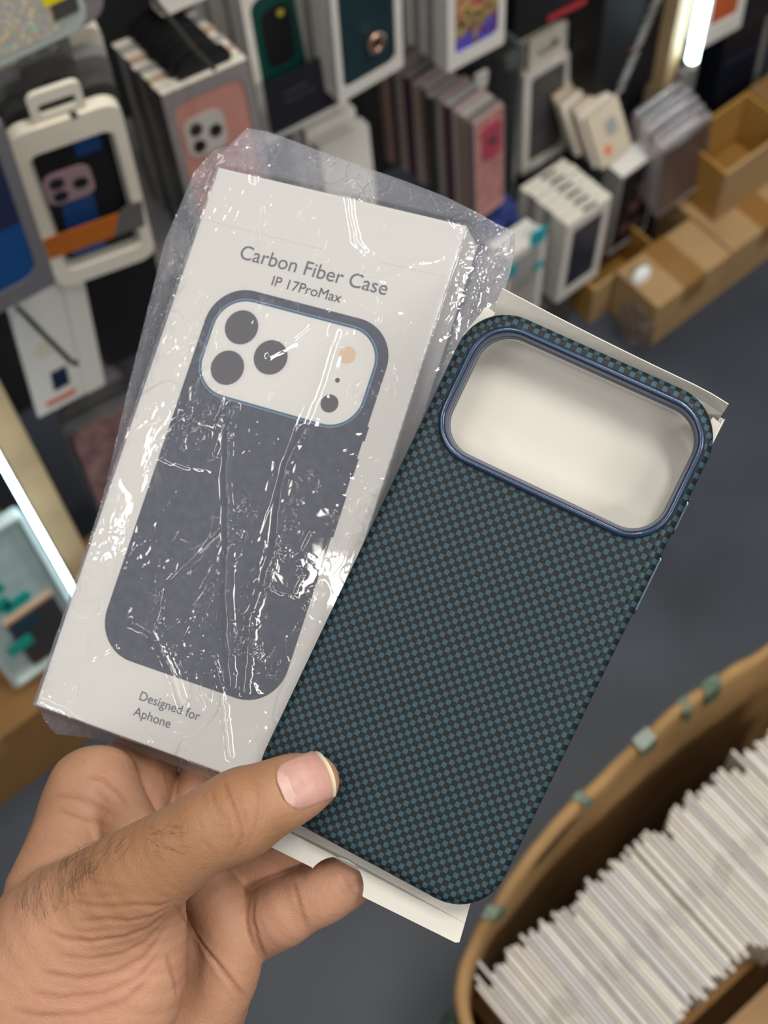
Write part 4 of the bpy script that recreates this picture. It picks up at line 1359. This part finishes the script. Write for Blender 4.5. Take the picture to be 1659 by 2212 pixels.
# --- cream sachets with an orange dot
cream_c = mat('sachet_cream', (0.62, 0.52, 0.40), rough=0.55)
sm = place((1.078, 0.905, 0.20), 0, -14, 3)
def sachet(label, M_, m, group=None):
    t = thing('sachet', label, 'sachet', M_, group)
    pts = [(-0.034, 0.0), (0.034, 0.0)] + [(0.034 - 0.068 * k / 12, 0.082 + (0.0025 if k % 2 else 0)) for k in range(13)]
    slab('pouch', pts, 0.0, 0.006, m, t)
    return t
s0 = sachet('cream sachet with an orange dot, front of the row under the black boxes', place((1.102, 0.912, 0.245), 8, -30, 3), cream_c)
slab('orange_dot', circ(-0.012, 0.020, 0.007, 14), -0.001, 0.0, mat('dot_orange', (0.75, 0.18, 0.05), rough=0.5), s0)
slab('grey_sketch', rr(-0.004, 0.018, 0.036, 0.060, 0.004), -0.001, 0.0, lightgrey, s0)
for i in range(6):
    t = sachet(f'{ORD[i]} cream sachet back from the one with the orange dot', s0.matrix_world @ Matrix.Translation((0.004 * (i % 3) - 0.003, 0.0095 * (i + 1), 0.0040 * (i + 1) + (0.004 if i % 2 else 0))), cream_c if i % 3 else ivory, 'cream sachets in a row')
# --- black boxes with silver lettering
bk = thing('case_package', 'tall black box with a slanting silver line of lettering, next to the grey upright', 'case package', place((1.165, 0.975, 0.262), 0, 0, 0))
bm = bmesh.new()
box(bm, -0.062, 0.072, 0.0, 0.10, 0.0, 0.34, 0.002)
link('carton_body', bm, black_p, bk)
bm = bmesh.new()
rg = random.Random(8)
z = 0.020
while z < 0.20:
    hh = rg.choice((0.008, 0.012, 0.016, 0.030))
    xx = -0.012 + (z - 0.02) * 0.36
    prism(bm, [(xx - 0.005, z), (xx + 0.014, z + 0.004), (xx + 0.014 + hh * 0.36, z + 0.004 + hh), (xx - 0.005 + hh * 0.36, z + hh)], -0.0008, 0.0, XZ)
    z += hh + rg.choice((0.004, 0.006, 0.009))
link('lettering', bm, mat('foil_silver', (0.36, 0.355, 0.35), rough=0.5), bk)
slab('red_mark', circ(0.006, 0.100, 0.004, 12), -0.0006, 0.0, mat('mark_red', (0.25, 0.01, 0.015), rough=0.5), bk)
for i in range(2):
    t = thing('case_package', ['black box low behind the cream sachets', 'black box behind the white headers'][i], 'case package', place([(1.20, 1.12, 0.02), (1.05, 1.165, 0.17)][i], 0, -3, 2))
    bm = bmesh.new()
    box(bm, -0.032, 0.032, 0.0, 0.07, 0.0, 0.24 + 0.1 * i, 0.002)
    link('carton_body', bm, black_p, t)
rb = thing('case_package', 'black box with a red stripe hanging over the white headers', 'case package', place((1.005, 0.985, 0.50), -2, -4, 4))
bm = bmesh.new()
box(bm, -0.052, 0.075, 0.0, 0.05, 0.0, 0.2, 0.002)
link('carton_body', bm, black_p, rb)
slab('red_stripe', [(0.004, 0.008), (0.070, 0.006), (0.070, 0.015), (0.004, 0.017)], -0.0008, 0.0, mat('stripe_red', (0.42, 0.02, 0.03), rough=0.5), rb)
# --- small white tag and clear divider
wt = thing('price_tag', 'tiny white tag hanging under the gold printed case box', 'tag', place((0.897, 0.985, 0.465), 0, 0, 5))
slab('card', rr(-0.011, 0.011, 0.0, 0.028, 0.004), 0.0, 0.004, white_p, wt)
dv = thing('clear_divider', 'grey see-through divider between the rose stack and white headed boxes', 'divider', place((0.928, 0.945, 0.12)))
bm = bmesh.new()
box(bm, -0.003, 0.003, 0.0, 0.26, 0.0, 0.43)
link('panel', bm, film('smoky_acrylic', tint=(0.5, 0.55, 0.55), haze=0.25, gloss=0.12, haze_color=(0.3, 0.32, 0.32)), dv)

# --- blue pouch and marbled box with turquoise marks
bm = bmesh.new()
bmesh.ops.create_icosphere(bm, subdivisions=4, radius=0.035)
for v in bm.verts:
    n_ = noise.noise(v.co * 60) * 0.010 + noise.noise(v.co * 150) * 0.004
    v.co = (v.co.x * 0.95, v.co.y * 0.6, v.co.z * 1.25) + v.co.normalized() * n_ if False else Vector((v.co.x * 0.95, v.co.y * 0.6, v.co.z * 1.25)) + v.co.normalized() * n_
pouch = link('blue_pouch', bm, mat('cloth_blue', (0.012, 0.028, 0.16), rough=0.7), smooth=True)
pouch.location = (0.872, 0.915, 0.280)
tag(pouch, 'crumpled royal blue pouch beside the white marbled box', 'pouch')
mb = pack('marbled grey and white box with turquoise marks under the blue pouch', 'case package', place((0.862, 0.845, 0.135), 0, -2, 3), 0.072, 0.16, 0.02, white_p, win=(-0.031, 0.026, 0.008, 0.145, 0.004), insert=mat('marble_grey', (0.38, 0.36, 0.34), rough=0.4, vary=0.35, scale=18))
tq = mat('mark_turquoise', (0.01, 0.36, 0.42), rough=0.5)
slab('turquoise_mark', [(0.004, 0.150), (0.030, 0.150), (0.034, 0.175), (0.008, 0.178)], -0.001, 0.003, tq, mb)
slab('turquoise_mark', [(0.016, 0.095), (0.034, 0.095), (0.034, 0.108), (0.016, 0.108)], -0.001, 0.0, tq, mb)
slab('turquoise_mark', [(-0.036, 0.118), (-0.018, 0.118), (-0.018, 0.140), (-0.036, 0.140)], -0.001, 0.0, tq, mb)
queue(mb, 0.0205, 1, 0.021, 'marbled box', 'boxes behind the marbled box', 0.072, 0.155, 0.02, [white_p, lightgrey])

# --- right of the post: light tube, clear pouches, orange and white box, black boxes
def tube_light(label, x, y, z0, z1, r, strength, col):
    t = thing('tube_light', label, 'light', place((x, y, z0)))
    bm = bmesh.new()
    tube(bm, [(0, 0, 0.012), (0, 0, z1 - z0)], r, 16)
    link('glowing_tube', bm, mat('tube_glow_%s' % name_key(col), (0.8, 0.9, 1.0), emit=col, estr=strength), t, smooth=True)
    bm = bmesh.new()
    tube(bm, [(0, 0, 0.0), (0, 0, 0.012)], r * 1.05, 16)
    link('end_cap', bm, white_p, t)
    return t
def name_key(c):
    return '_'.join(str(int(v * 100)) for v in c)
tube_light('bright vertical light tube on the wooden post at the upper right', 1.262, 0.935, 0.302, 2.0, 0.0085, 11.0, (0.72, 0.93, 1.0))
sk = thing('tube_socket', 'grey holder under the end of the bright vertical light tube', 'socket', place((1.262, 0.935, 0.13)))
bm = bmesh.new()
box(bm, -0.014, 0.014, -0.004, 0.012, 0.0, 0.165, 0.002)
link('holder', bm, mat('holder_grey', (0.22, 0.22, 0.23), rough=0.35), sk)
ow = pack('white box with an orange panel just right of the light tube', 'case package', place((1.305, 0.925, 0.335), -4, -4, 2), 0.075, 0.22, 0.03, white_p, win=(-0.028, 0.024, 0.032, 0.20, 0.003), insert=mat('panel_orange', (0.50, 0.10, 0.025), rough=0.5))
for i, (p, w2, h2, d2, lb) in enumerate((((1.395, 0.93, 0.105), 0.10, 0.20, 0.05, 'black padded pack above the open carton at the right edge'),
                                          ((1.405, 0.92, 0.315), 0.12, 0.17, 0.06, 'black pack with ridged face at the upper right edge'),
                                          ((1.335, 1.0, 0.11), 0.07, 0.22, 0.05, 'black pack behind the light tube holder'))):
    t = thing('case_package', lb, 'case package', place(p, -3, -5, 2))
    bm = bmesh.new()
    box(bm, -w2 / 2, w2 / 2, 0.0, d2, 0.0, h2, 0.006)
    link('soft_body', bm, mat('pack_blue_black', (0.008, 0.010, 0.018), rough=0.4), t)
    bm = bmesh.new()
    box(bm, -w2 / 2 + .006, w2 / 2 - .006, -0.002, 0.0, h2 * 0.62, h2 * 0.66)
    link('seam', bm, mat('seam_navy', (0.02, 0.026, 0.045), rough=0.4), t)
    if i == 0:
        bm = bmesh.new()
        box(bm, 0.028, 0.037, -0.004, 0.0, 0.006, 0.18, 0.001)
        link('metal_edge', bm, mat('edge_grey', (0.26, 0.25, 0.24), rough=0.4), t)
pb = mat('pouch_pinkish', (0.50, 0.40, 0.40), rough=0.25, coat=0.3)
for i in range(5):
    t = thing('clear_pouch', ['shiny clear pouch standing nearest in the lit row by the light tube', 'second shiny pouch in the lit row by the light tube', 'third shiny pouch in the lit row by the light tube', 'fourth shiny pouch in the lit row by the light tube', 'last shiny pouch in the lit row by the light tube'][i],
              'pouch', place((1.178 + 0.004 * i, 0.842 + 0.017 * i, 0.15), 3, -8, 4), 'shiny clear pouches by the light tube')
    slab('contents', rr(-0.045, 0.05, 0.004, 0.115, 0.004), 0.003, 0.010, [mat('pouch_brown', (0.10, 0.065, 0.055), rough=0.3), pb][i % 2], t)
    bm = bmesh.new()
    loops(bm, [[(a * (1 - .0 * c), c, b) for a, b in rr(-0.050, 0.055, 0.0, 0.135 if 0.002 < c < 0.012 else 0.128, 0.006)] for c in (0.0, 0.004, 0.009, 0.0125)])
    link('film', bm, film('pouch_film', haze=0.26, haze_color=(0.86, 0.84, 0.90), gloss=0.14, rough=0.16, bump=0.5, bscale=90), t, smooth=True)  # pale haze in the film stands in for the tube's shine

# --- cartons along the floor
cb_tan = cardboard('cardboard_tan', (0.42, 0.275, 0.135))
cb_dark = cardboard('cardboard_brown', (0.25, 0.135, 0.05))
cb_in = cardboard('cardboard_inside', (0.40, 0.22, 0.055))
tape_m = mat('tape_brown', (0.30, 0.155, 0.045), rough=0.25, coat=0.3)
def closed_carton(label, x0, x1, y0, y1, z0, z1, m=cb_tan, tape=True, group=None):
    t = thing('carton', label, 'carton', place(((x0 + x1) / 2, y0, z0)), group)
    w2 = (x1 - x0) / 2
    bm = bmesh.new()
    box(bm, -w2, w2, 0, y1 - y0, 0, z1 - z0, 0.002)
    link('carton_body', bm, m, t)
    if tape:
        bm = bmesh.new()
        box(bm, -0.022, 0.022, -0.0012, y1 - y0 + .001, z1 - z0 - 0.045, z1 - z0 + 0.0012)
        link('packing_tape', bm, tape_m, t)
    return t
def open_carton(label, x0, x1, y0, y1, z0, z1):
    t = thing('carton', label, 'carton', place(((x0 + x1) / 2, y0, z0)))
    w2, d2, h2, k = (x1 - x0) / 2, y1 - y0, z1 - z0, 0.005
    for nm, b_, m in (('front_panel', (-w2, w2, 0, k, 0, h2), cb_tan), ('back_panel', (-w2, w2, d2 - k, d2, 0, h2 * 1.0), cb_in),
                      ('side_panel', (-w2, -w2 + k, k, d2 - k, 0, h2), cb_in), ('side_panel', (w2 - k, w2, k, d2 - k, 0, h2), cb_in), ('base', (-w2 + k, w2 - k, k, d2 - k, 0, k), cb_in)):
        bm = bmesh.new()
        box(bm, *b_)
        link(nm, bm, m, t)
    return t
open_carton('open cardboard carton with bare inside below the navy window boxes', 1.005, 1.135, 0.835, 0.98, 0.0, 0.088)
closed_carton('taped tan carton nearest the open one in the floor row', 1.045, 1.20, 0.742, 0.832, 0.0, 0.105)
closed_carton('tan carton second along the floor row, brown tape across its seam', 1.202, 1.375, 0.742, 0.90, 0.0, 0.106)
closed_carton('tan carton at the right end of the floor row', 1.378, 1.62, 0.742, 0.90, 0.0, 0.107)
open_carton('open carton with bright ochre inside standing on the floor row', 1.22, 1.36, 0.80, 0.895, 0.108, 0.215)
closed_carton('brown carton beside the ochre open carton at the right edge', 1.365, 1.60, 0.82, 0.898, 0.109, 0.215, cb_dark, tape=False)
kn = thing('bright_spot', 'round white blob added for a bright spot of light at the foot of the wooden post', 'bright spot', place((1.0656, 0.8, 0.107)))  # added white blob in place of a bright spot of light
bm = bmesh.new()
bmesh.ops.create_uvsphere(bm, u_segments=24, v_segments=14, radius=0.019)
for v in bm.verts:
    v.co.y *= 0.6
link('bright_spot_shell', bm, mat('bright_spot_white', (0.86, 0.90, 0.88), rough=0.25, coat=0.4), kn, smooth=True)
bw = thing('bubble_wrap', 'crumpled clear wrap lying at the end of the carton row', 'wrap', place((1.03, 0.765, 0.0)))
bm = bmesh.new()
bmesh.ops.create_icosphere(bm, subdivisions=4, radius=1.0)
for v in bm.verts:
    k = 1 + 0.25 * noise.noise(v.co * 2.3) + 0.10 * noise.noise(v.co * 6)
    v.co = Vector((v.co.x * 0.012 * k, v.co.y * 0.035 * k, 0.047 + v.co.z * 0.045 * k))
link('film', bm, film('wrap_film', haze=0.22, gloss=0.08, rough=0.3, haze_color=(0.22, 0.14, 0.09)), bw, smooth=True)

# --- left edge
lb = pack('clear edged pack with a royal blue case at the left edge', 'case package', place((0.172, 0.80, 0.838), -3, -2, 3.2), 0.104, 0.19, 0.02, mauve, win=(-0.045, 0.040, 0.022, 0.18, 0.016), frame=mat('edge_lavender', (0.14, 0.14, 0.16), rough=0.2, coat=0.4), insert=blue_p)
slab('dark_band', [(-0.045, 0.088), (0.04, 0.088), (0.04, 0.18), (-0.045, 0.18)], 0.0006, 0.0014, mat('case_deep_navy', (0.012, 0.022, 0.06), rough=0.3), lb)
wc = thing('display_card', 'white card tag with a dark square and red line hanging below the blue pack', 'card', place((0.208, 0.852, 0.588), -3, 0, 6))
slab('board', rr(-0.040, 0.040, 0.0, 0.20, 0.002), 0.0, 0.002, mat('tag_white', (0.58, 0.555, 0.51), rough=0.5), wc)
slab('flap', rr(0.0165, 0.038, 0.004, 0.19, 0.001), -0.004, -0.0005, mat('tag_flap', (0.60, 0.58, 0.53), rough=0.5), wc)
slab('dark_square', [(-0.016, 0.030), (0.002, 0.030), (0.002, 0.060), (-0.016, 0.060)], -0.0008, 0.0, navy_p, wc)
slab('red_line', [(-0.028, 0.010), (0.006, 0.010), (0.006, 0.018), (-0.028, 0.018)], -0.0008, 0.0, mat('line_red', (0.48, 0.12, 0.08), rough=0.5), wc)
slab('hologram_spot', circ(-0.014, 0.100, 0.013, 18), -0.0006, 0.0, mat('tag_beige', (0.52, 0.48, 0.38), rough=0.5), wc)
bm = bmesh.new()
tube(bm, [(0.1957, 0.85, 0.7686), (0.1934, 0.785, 0.794), (0.1922, 0.735, 0.8134), (0.1947, 0.728, 0.8146)], 0.0028, 8)
tag(link('peg_hook', bm, steel), 'dark bent peg sticking out in front of the white card tag', 'hook')
for i, (p, m_, lbl) in enumerate((((0.315, 0.90, 0.52), black_p, 'black pack in the gloom under the navy hang pack'), ((0.388, 0.96, 0.53), lightgrey, 'pale pack peeking out under the rose case stack'), ((0.27, 0.97, 0.38), dark_p, 'charcoal pack low between the white card tag and the bag'))):
    pack(lbl, 'case package', place(p, -8, -6, 3), 0.085, 0.19, 0.05, m_, top=grey_p)
for i in range(4):
    t = thing('clear_pouch', ['glossy bagged pack with dusky pink contents, lowest by the left post', 'second dusky bagged pack by the left post', 'third dusky bagged pack by the left post', 'hindmost dusky bagged pack by the left post'][i], 'pouch', place((0.222 + 0.006 * i, 0.845 + 0.026 * i, 0.34 + 0.016 * i), -6, -10, 4), 'dusky bagged packs by the left post')
    slab('contents', rr(-0.038, 0.038, 0.004, 0.15, 0.006), 0.003, 0.012, [mat('pouch_dusk', (0.16, 0.09, 0.085), rough=0.35, vary=0.5, scale=50), dark_p, mauve, grey_p][i], t)
    bm = bmesh.new()
    loops(bm, [[(a, c, b) for a, b in rr(-0.043, 0.043, 0.0, 0.16, 0.006)] for c in (0.0, 0.005, 0.014, 0.018)])
    link('film', bm, film('pouch_film_dim', haze=0.10, gloss=0.14, rough=0.14, bump=0.6, bscale=80), t, smooth=True)
aqua = mat('blister_aqua', (0.42, 0.55, 0.55), rough=0.2, coat=0.4, vary=0.12, scale=25)
tealb = mat('print_teal', (0.0, 0.32, 0.27), rough=0.4)
bp_ = thing('case_package', 'pale aqua pack with teal lettering and a dark case, lit by the left light tube', 'case package', place((0.060, 0.803, 0.20), 0, 0, 0))
slab('back_card', rr(-0.075, 0.038, 0.0, 0.34, 0.006), 0.008, 0.012, aqua, bp_)
framed('blister_rim', rr(-0.075, 0.039, 0.002, 0.338, 0.008), rr(-0.069, 0.033, 0.008, 0.332, 0.006), 0.0, 0.008, mat('rim_aqua', (0.55, 0.64, 0.63), rough=0.15, coat=0.5), bp_)
for a, b, s_, h_ in ((-0.046, 0.188, 0.024, 0.014), (-0.016, 0.172, 0.017, 0.012), (-0.034, 0.222, 0.016, 0.010), (-0.058, 0.245, 0.012, 0.010)):
    slab('teal_print', rr(a - s_, a + s_, b - h_, b + h_, 0.004), 0.0066, 0.0079, tealb, bp_)
slab('peach_edge', rr(-0.044, 0.024, 0.145, 0.152, 0.003), 0.003, 0.0079, peach, bp_)
cs_ = slab('case_back', rr(-0.041, 0.023, 0.02, 0.1445, 0.007), 0.003, 0.0079, mat('case_graphite', (0.03, 0.03, 0.034), rough=0.35), bp_)
slab('blue_panel', rr(-0.036, -0.004, 0.110, 0.138, 0.006), 0.002, 0.0031, mat('case_ink_blue', (0.004, 0.035, 0.07), rough=0.35), cs_)
slab('teal_print', rr(-0.056, -0.024, 0.078, 0.100, 0.004), 0.001, 0.0029, tealb, bp_)
LT = Vector((0.105, 0.8, 0.5136))
tube_light('bluish light tube along the left wooden post', LT.x, 0.80, 0.29, 2.0, 0.0026, 12.0, (0.70, 0.90, 1.0))
closed_carton('brown carton on the floor at the left edge', -0.22, 0.045, 0.775, 0.95, 0.0, 0.175, cb_dark)
closed_carton('tan carton against the wall at the left edge', -0.20, 0.10, 0.955, 1.2, 0.0, 0.26, cb_tan)
closed_carton('brown carton on the floor behind the white box corner', 0.05, 0.30, 0.79, 0.95, 0.0, 0.15, cb_dark)
for i in range(3):
    t = pack(['flat white box topmost below the green case box', 'flat white box under the topmost one below the green case', 'lowest flat white box below the green case box'][i], 'case package', place((0.648 + 0.002 * i, 0.985 - 0.022 * i, 0.385), -4, -8, 3), 0.07, 0.20 - 0.010 * i, 0.018, white_p, top=white_p)

# ------------------------------------------------------------------ big carton of white leaflets, lower right
bc = thing('carton', 'large worn cardboard carton full of white sleeves at the lower right', 'carton')
rim = [(0.112, -0.20), (0.108, 0.0), (0.116, 0.10), (0.128, 0.138), (0.155, 0.162), (0.192, 0.178), (0.25, 0.194), (0.31, 0.205), (0.39, 0.211), (0.47, 0.212), (0.55, 0.204), (0.64, 0.19), (0.70, 0.175), (0.715, 0.15), (0.72, 0.0), (0.715, -0.20), (0.70, -0.225), (0.4, -0.24), (0.13, -0.225)]
def spline(pts, n):
    out = []
    m = len(pts)
    for i in range(m):
        p0, p1, p2, p3 = (Vector(pts[(i + k - 1) % m]) for k in range(4))
        for j in range(n):
            t = j / n
            out.append(0.5 * ((2 * p1) + (p2 - p0) * t + (2 * p0 - 5 * p1 + 4 * p2 - p3) * t * t + (3 * p1 - p0 - 3 * p2 + p3) * t ** 3))
    return out
rs = spline(rim, 8)
ctr = Vector((0.41, -0.02))
def rim_loop(inset, z, wob=0.0):
    out = []
    for i, p in enumerate(rs):
        d = (p - ctr).normalized()
        zz = z + wob * noise.noise((p.x * 18, p.y * 18, 3.0)) * 0.012
        q = p - d * (inset + wob * 0.002 * noise.noise((p.x * 40, p.y * 40, 7.0)))
        out.append((q.x, q.y, zz))
    return out
bm = bmesh.new()
loops(bm, [rim_loop(0.03, 0.0), rim_loop(0.004, 0.3), rim_loop(0.0, 0.54, 1), rim_loop(0.002, 0.552, 1), rim_loop(0.010, 0.553, 1), rim_loop(0.013, 0.540, 1), rim_loop(0.018, 0.40), rim_loop(0.038, 0.01)], close=False)
wall_o = link('carton_wall', bm, cardboard('cardboard_worn', (0.37, 0.225, 0.10), 0.3), bc, smooth=True)
bm = bmesh.new()
prism(bm, [(p.x + (ctr.x - p.x) * .12, p.y + (ctr.y - p.y) * .12) for p in rs], 0.008, 0.014)
link('carton_base', bm, cb_dark, bc)
# worn green tape along the rim
gtape = mat('tape_green', (0.15, 0.24, 0.165), rough=0.3, coat=0.3, vary=0.4, scale=90)
rg = random.Random(6)
N_ = len(rs)
for a, b, top_in, drop_ in ((75, 77, 0.010, 0.022), (72, 73, 0.012, 0.020), (66, 68, 0.011, 0.014), (58, 59, 0.011, 0.012), (40, 42, 0.010, 0.020), (9, 24, -0.002, 0.09)):
    bm = bmesh.new()
    outer = top_in < 0
    rows = []
    for i in range(a, b + 1):
        p = rs[i % N_]
        d = (p - ctr).normalized()
        jag = 0.012 * noise.noise((i * 1.7, 2, 5))
        if outer:
            rows.append([(p + d * 0.003, 0.552), (p + d * (0.010 + jag), 0.53 + jag), (p + d * (0.018 + jag * 2), 0.552 - drop_)])
        else:
            rows.append([(p - d * 0.001, 0.5575 + 0.0012), (p - d * (top_in + .0035), 0.5565 + .0008), (p - d * (top_in + 0.0075), 0.556 - drop_ + jag)])
    vs = [[bm.verts.new((q.x, q.y, z)) for q, z in r] for r in rows]
    for r0, r1 in zip(vs, vs[1:]):
        for k in range(2):
            bm.faces.new((r0[k], r1[k], r1[k + 1], r0[k + 1]))
    bmesh.ops.solidify(bm, geom=bm.faces[:], thickness=0.0008)
    link('green_tape', bm, gtape, bc)
# a dark slot torn in the wall
bm = bmesh.new()
pts3 = []
rows = []
for i in range(48, 59):
    p = rs[i % N_]
    d = (p - ctr).normalized()
    s_ = math.sin(math.pi * (i - 48) / 10)
    rows.append((p - d * 0.0150, 0.530, s_))
vs = [[bm.verts.new((q.x, q.y, z + 0.008 * s_ + 0.0004)), bm.verts.new((q.x, q.y, z - 0.012 * s_))] for q, z, s_ in rows]
for r0, r1 in zip(vs, vs[1:]):
    bm.faces.new((r0[0], r1[0], r1[1], r0[1]))
bmesh.ops.solidify(bm, geom=bm.faces[:], thickness=0.0006)
link('torn_handhole', bm, mat('slot_dark', (0.02, 0.035, 0.02), rough=0.8), bc)
# divider board lying behind the sleeves
db = thing('cardboard_sheet', 'brown cardboard sheet inside the big carton beside the white sleeves', 'cardboard', place((0.43, -0.11, 0.40), 0, 8, 2))
bm = bmesh.new()
box(bm, -0.22, 0.22, -0.085, 0.085, 0.0, 0.004)
link('board', bm, cardboard('cardboard_inner_sheet', (0.30, 0.19, 0.095)), db)
# the sleeves, each a thin folded white pack standing on edge
sl_m = [mat('sleeve_white', (0.74, 0.69, 0.65), rough=0.5, vary=0.06, scale=40), mat('sleeve_cool', (0.64, 0.615, 0.605), rough=0.45, vary=0.06, scale=40), mat('sleeve_cream', (0.68, 0.635, 0.56), rough=0.5, vary=0.06, scale=40)]
grey_t = mat('sleeve_print', (0.30, 0.29, 0.28), rough=0.6)
rg = random.Random(21)
protos = []
for k in range(3):
    bm = bmesh.new()
    box(bm, -0.0016, 0.0016, -0.068, 0.068, 0.0, 0.10, 0.0005)
    t = thing('card_sleeve', 'thin white sleeve standing in the packed row inside the big carton', 'sleeve', place((0, 0, 0)), 'white sleeves packed in the big carton')
    link('sleeve_body', bm, sl_m[k], t)
    if k != 1:
        bm = bmesh.new()
        for j in range(4):
            box(bm, -0.0007, 0.0007, -0.010 + j * 0.005, -0.007 + j * 0.005, 0.1000, 0.1002)
        link('print_mark', bm, grey_t, t)
    protos.append(t)
x = 0.168
i = 0
while x < 0.60:
    t = protos[i] if i < 3 else copy_tree(protos[rg.randrange(3)])
    y = 0.078 - 0.02 * (x - 0.16) + rg.uniform(-0.006, 0.006) + (rg.choice((-0.014, 0.012)) if rg.random() < 0.12 else 0)
    t.matrix_world = place((x, y, 0.402 + rg.uniform(-0.003, 0.003)), rg.uniform(-.35, .35), 0, -5 + rg.uniform(-.3, .3))
    x += rg.uniform(0.0043, 0.0050)
    i += 1
bed = thing('carton_filler', 'brown cardboard block supporting the white sleeves in the big carton', 'cardboard', place((0.385, 0.07, 0.015)))
bm = bmesh.new()
box(bm, -0.23, 0.23, -0.075, 0.075, 0.0, 0.38)
link('block', bm, cb_dark, bed)
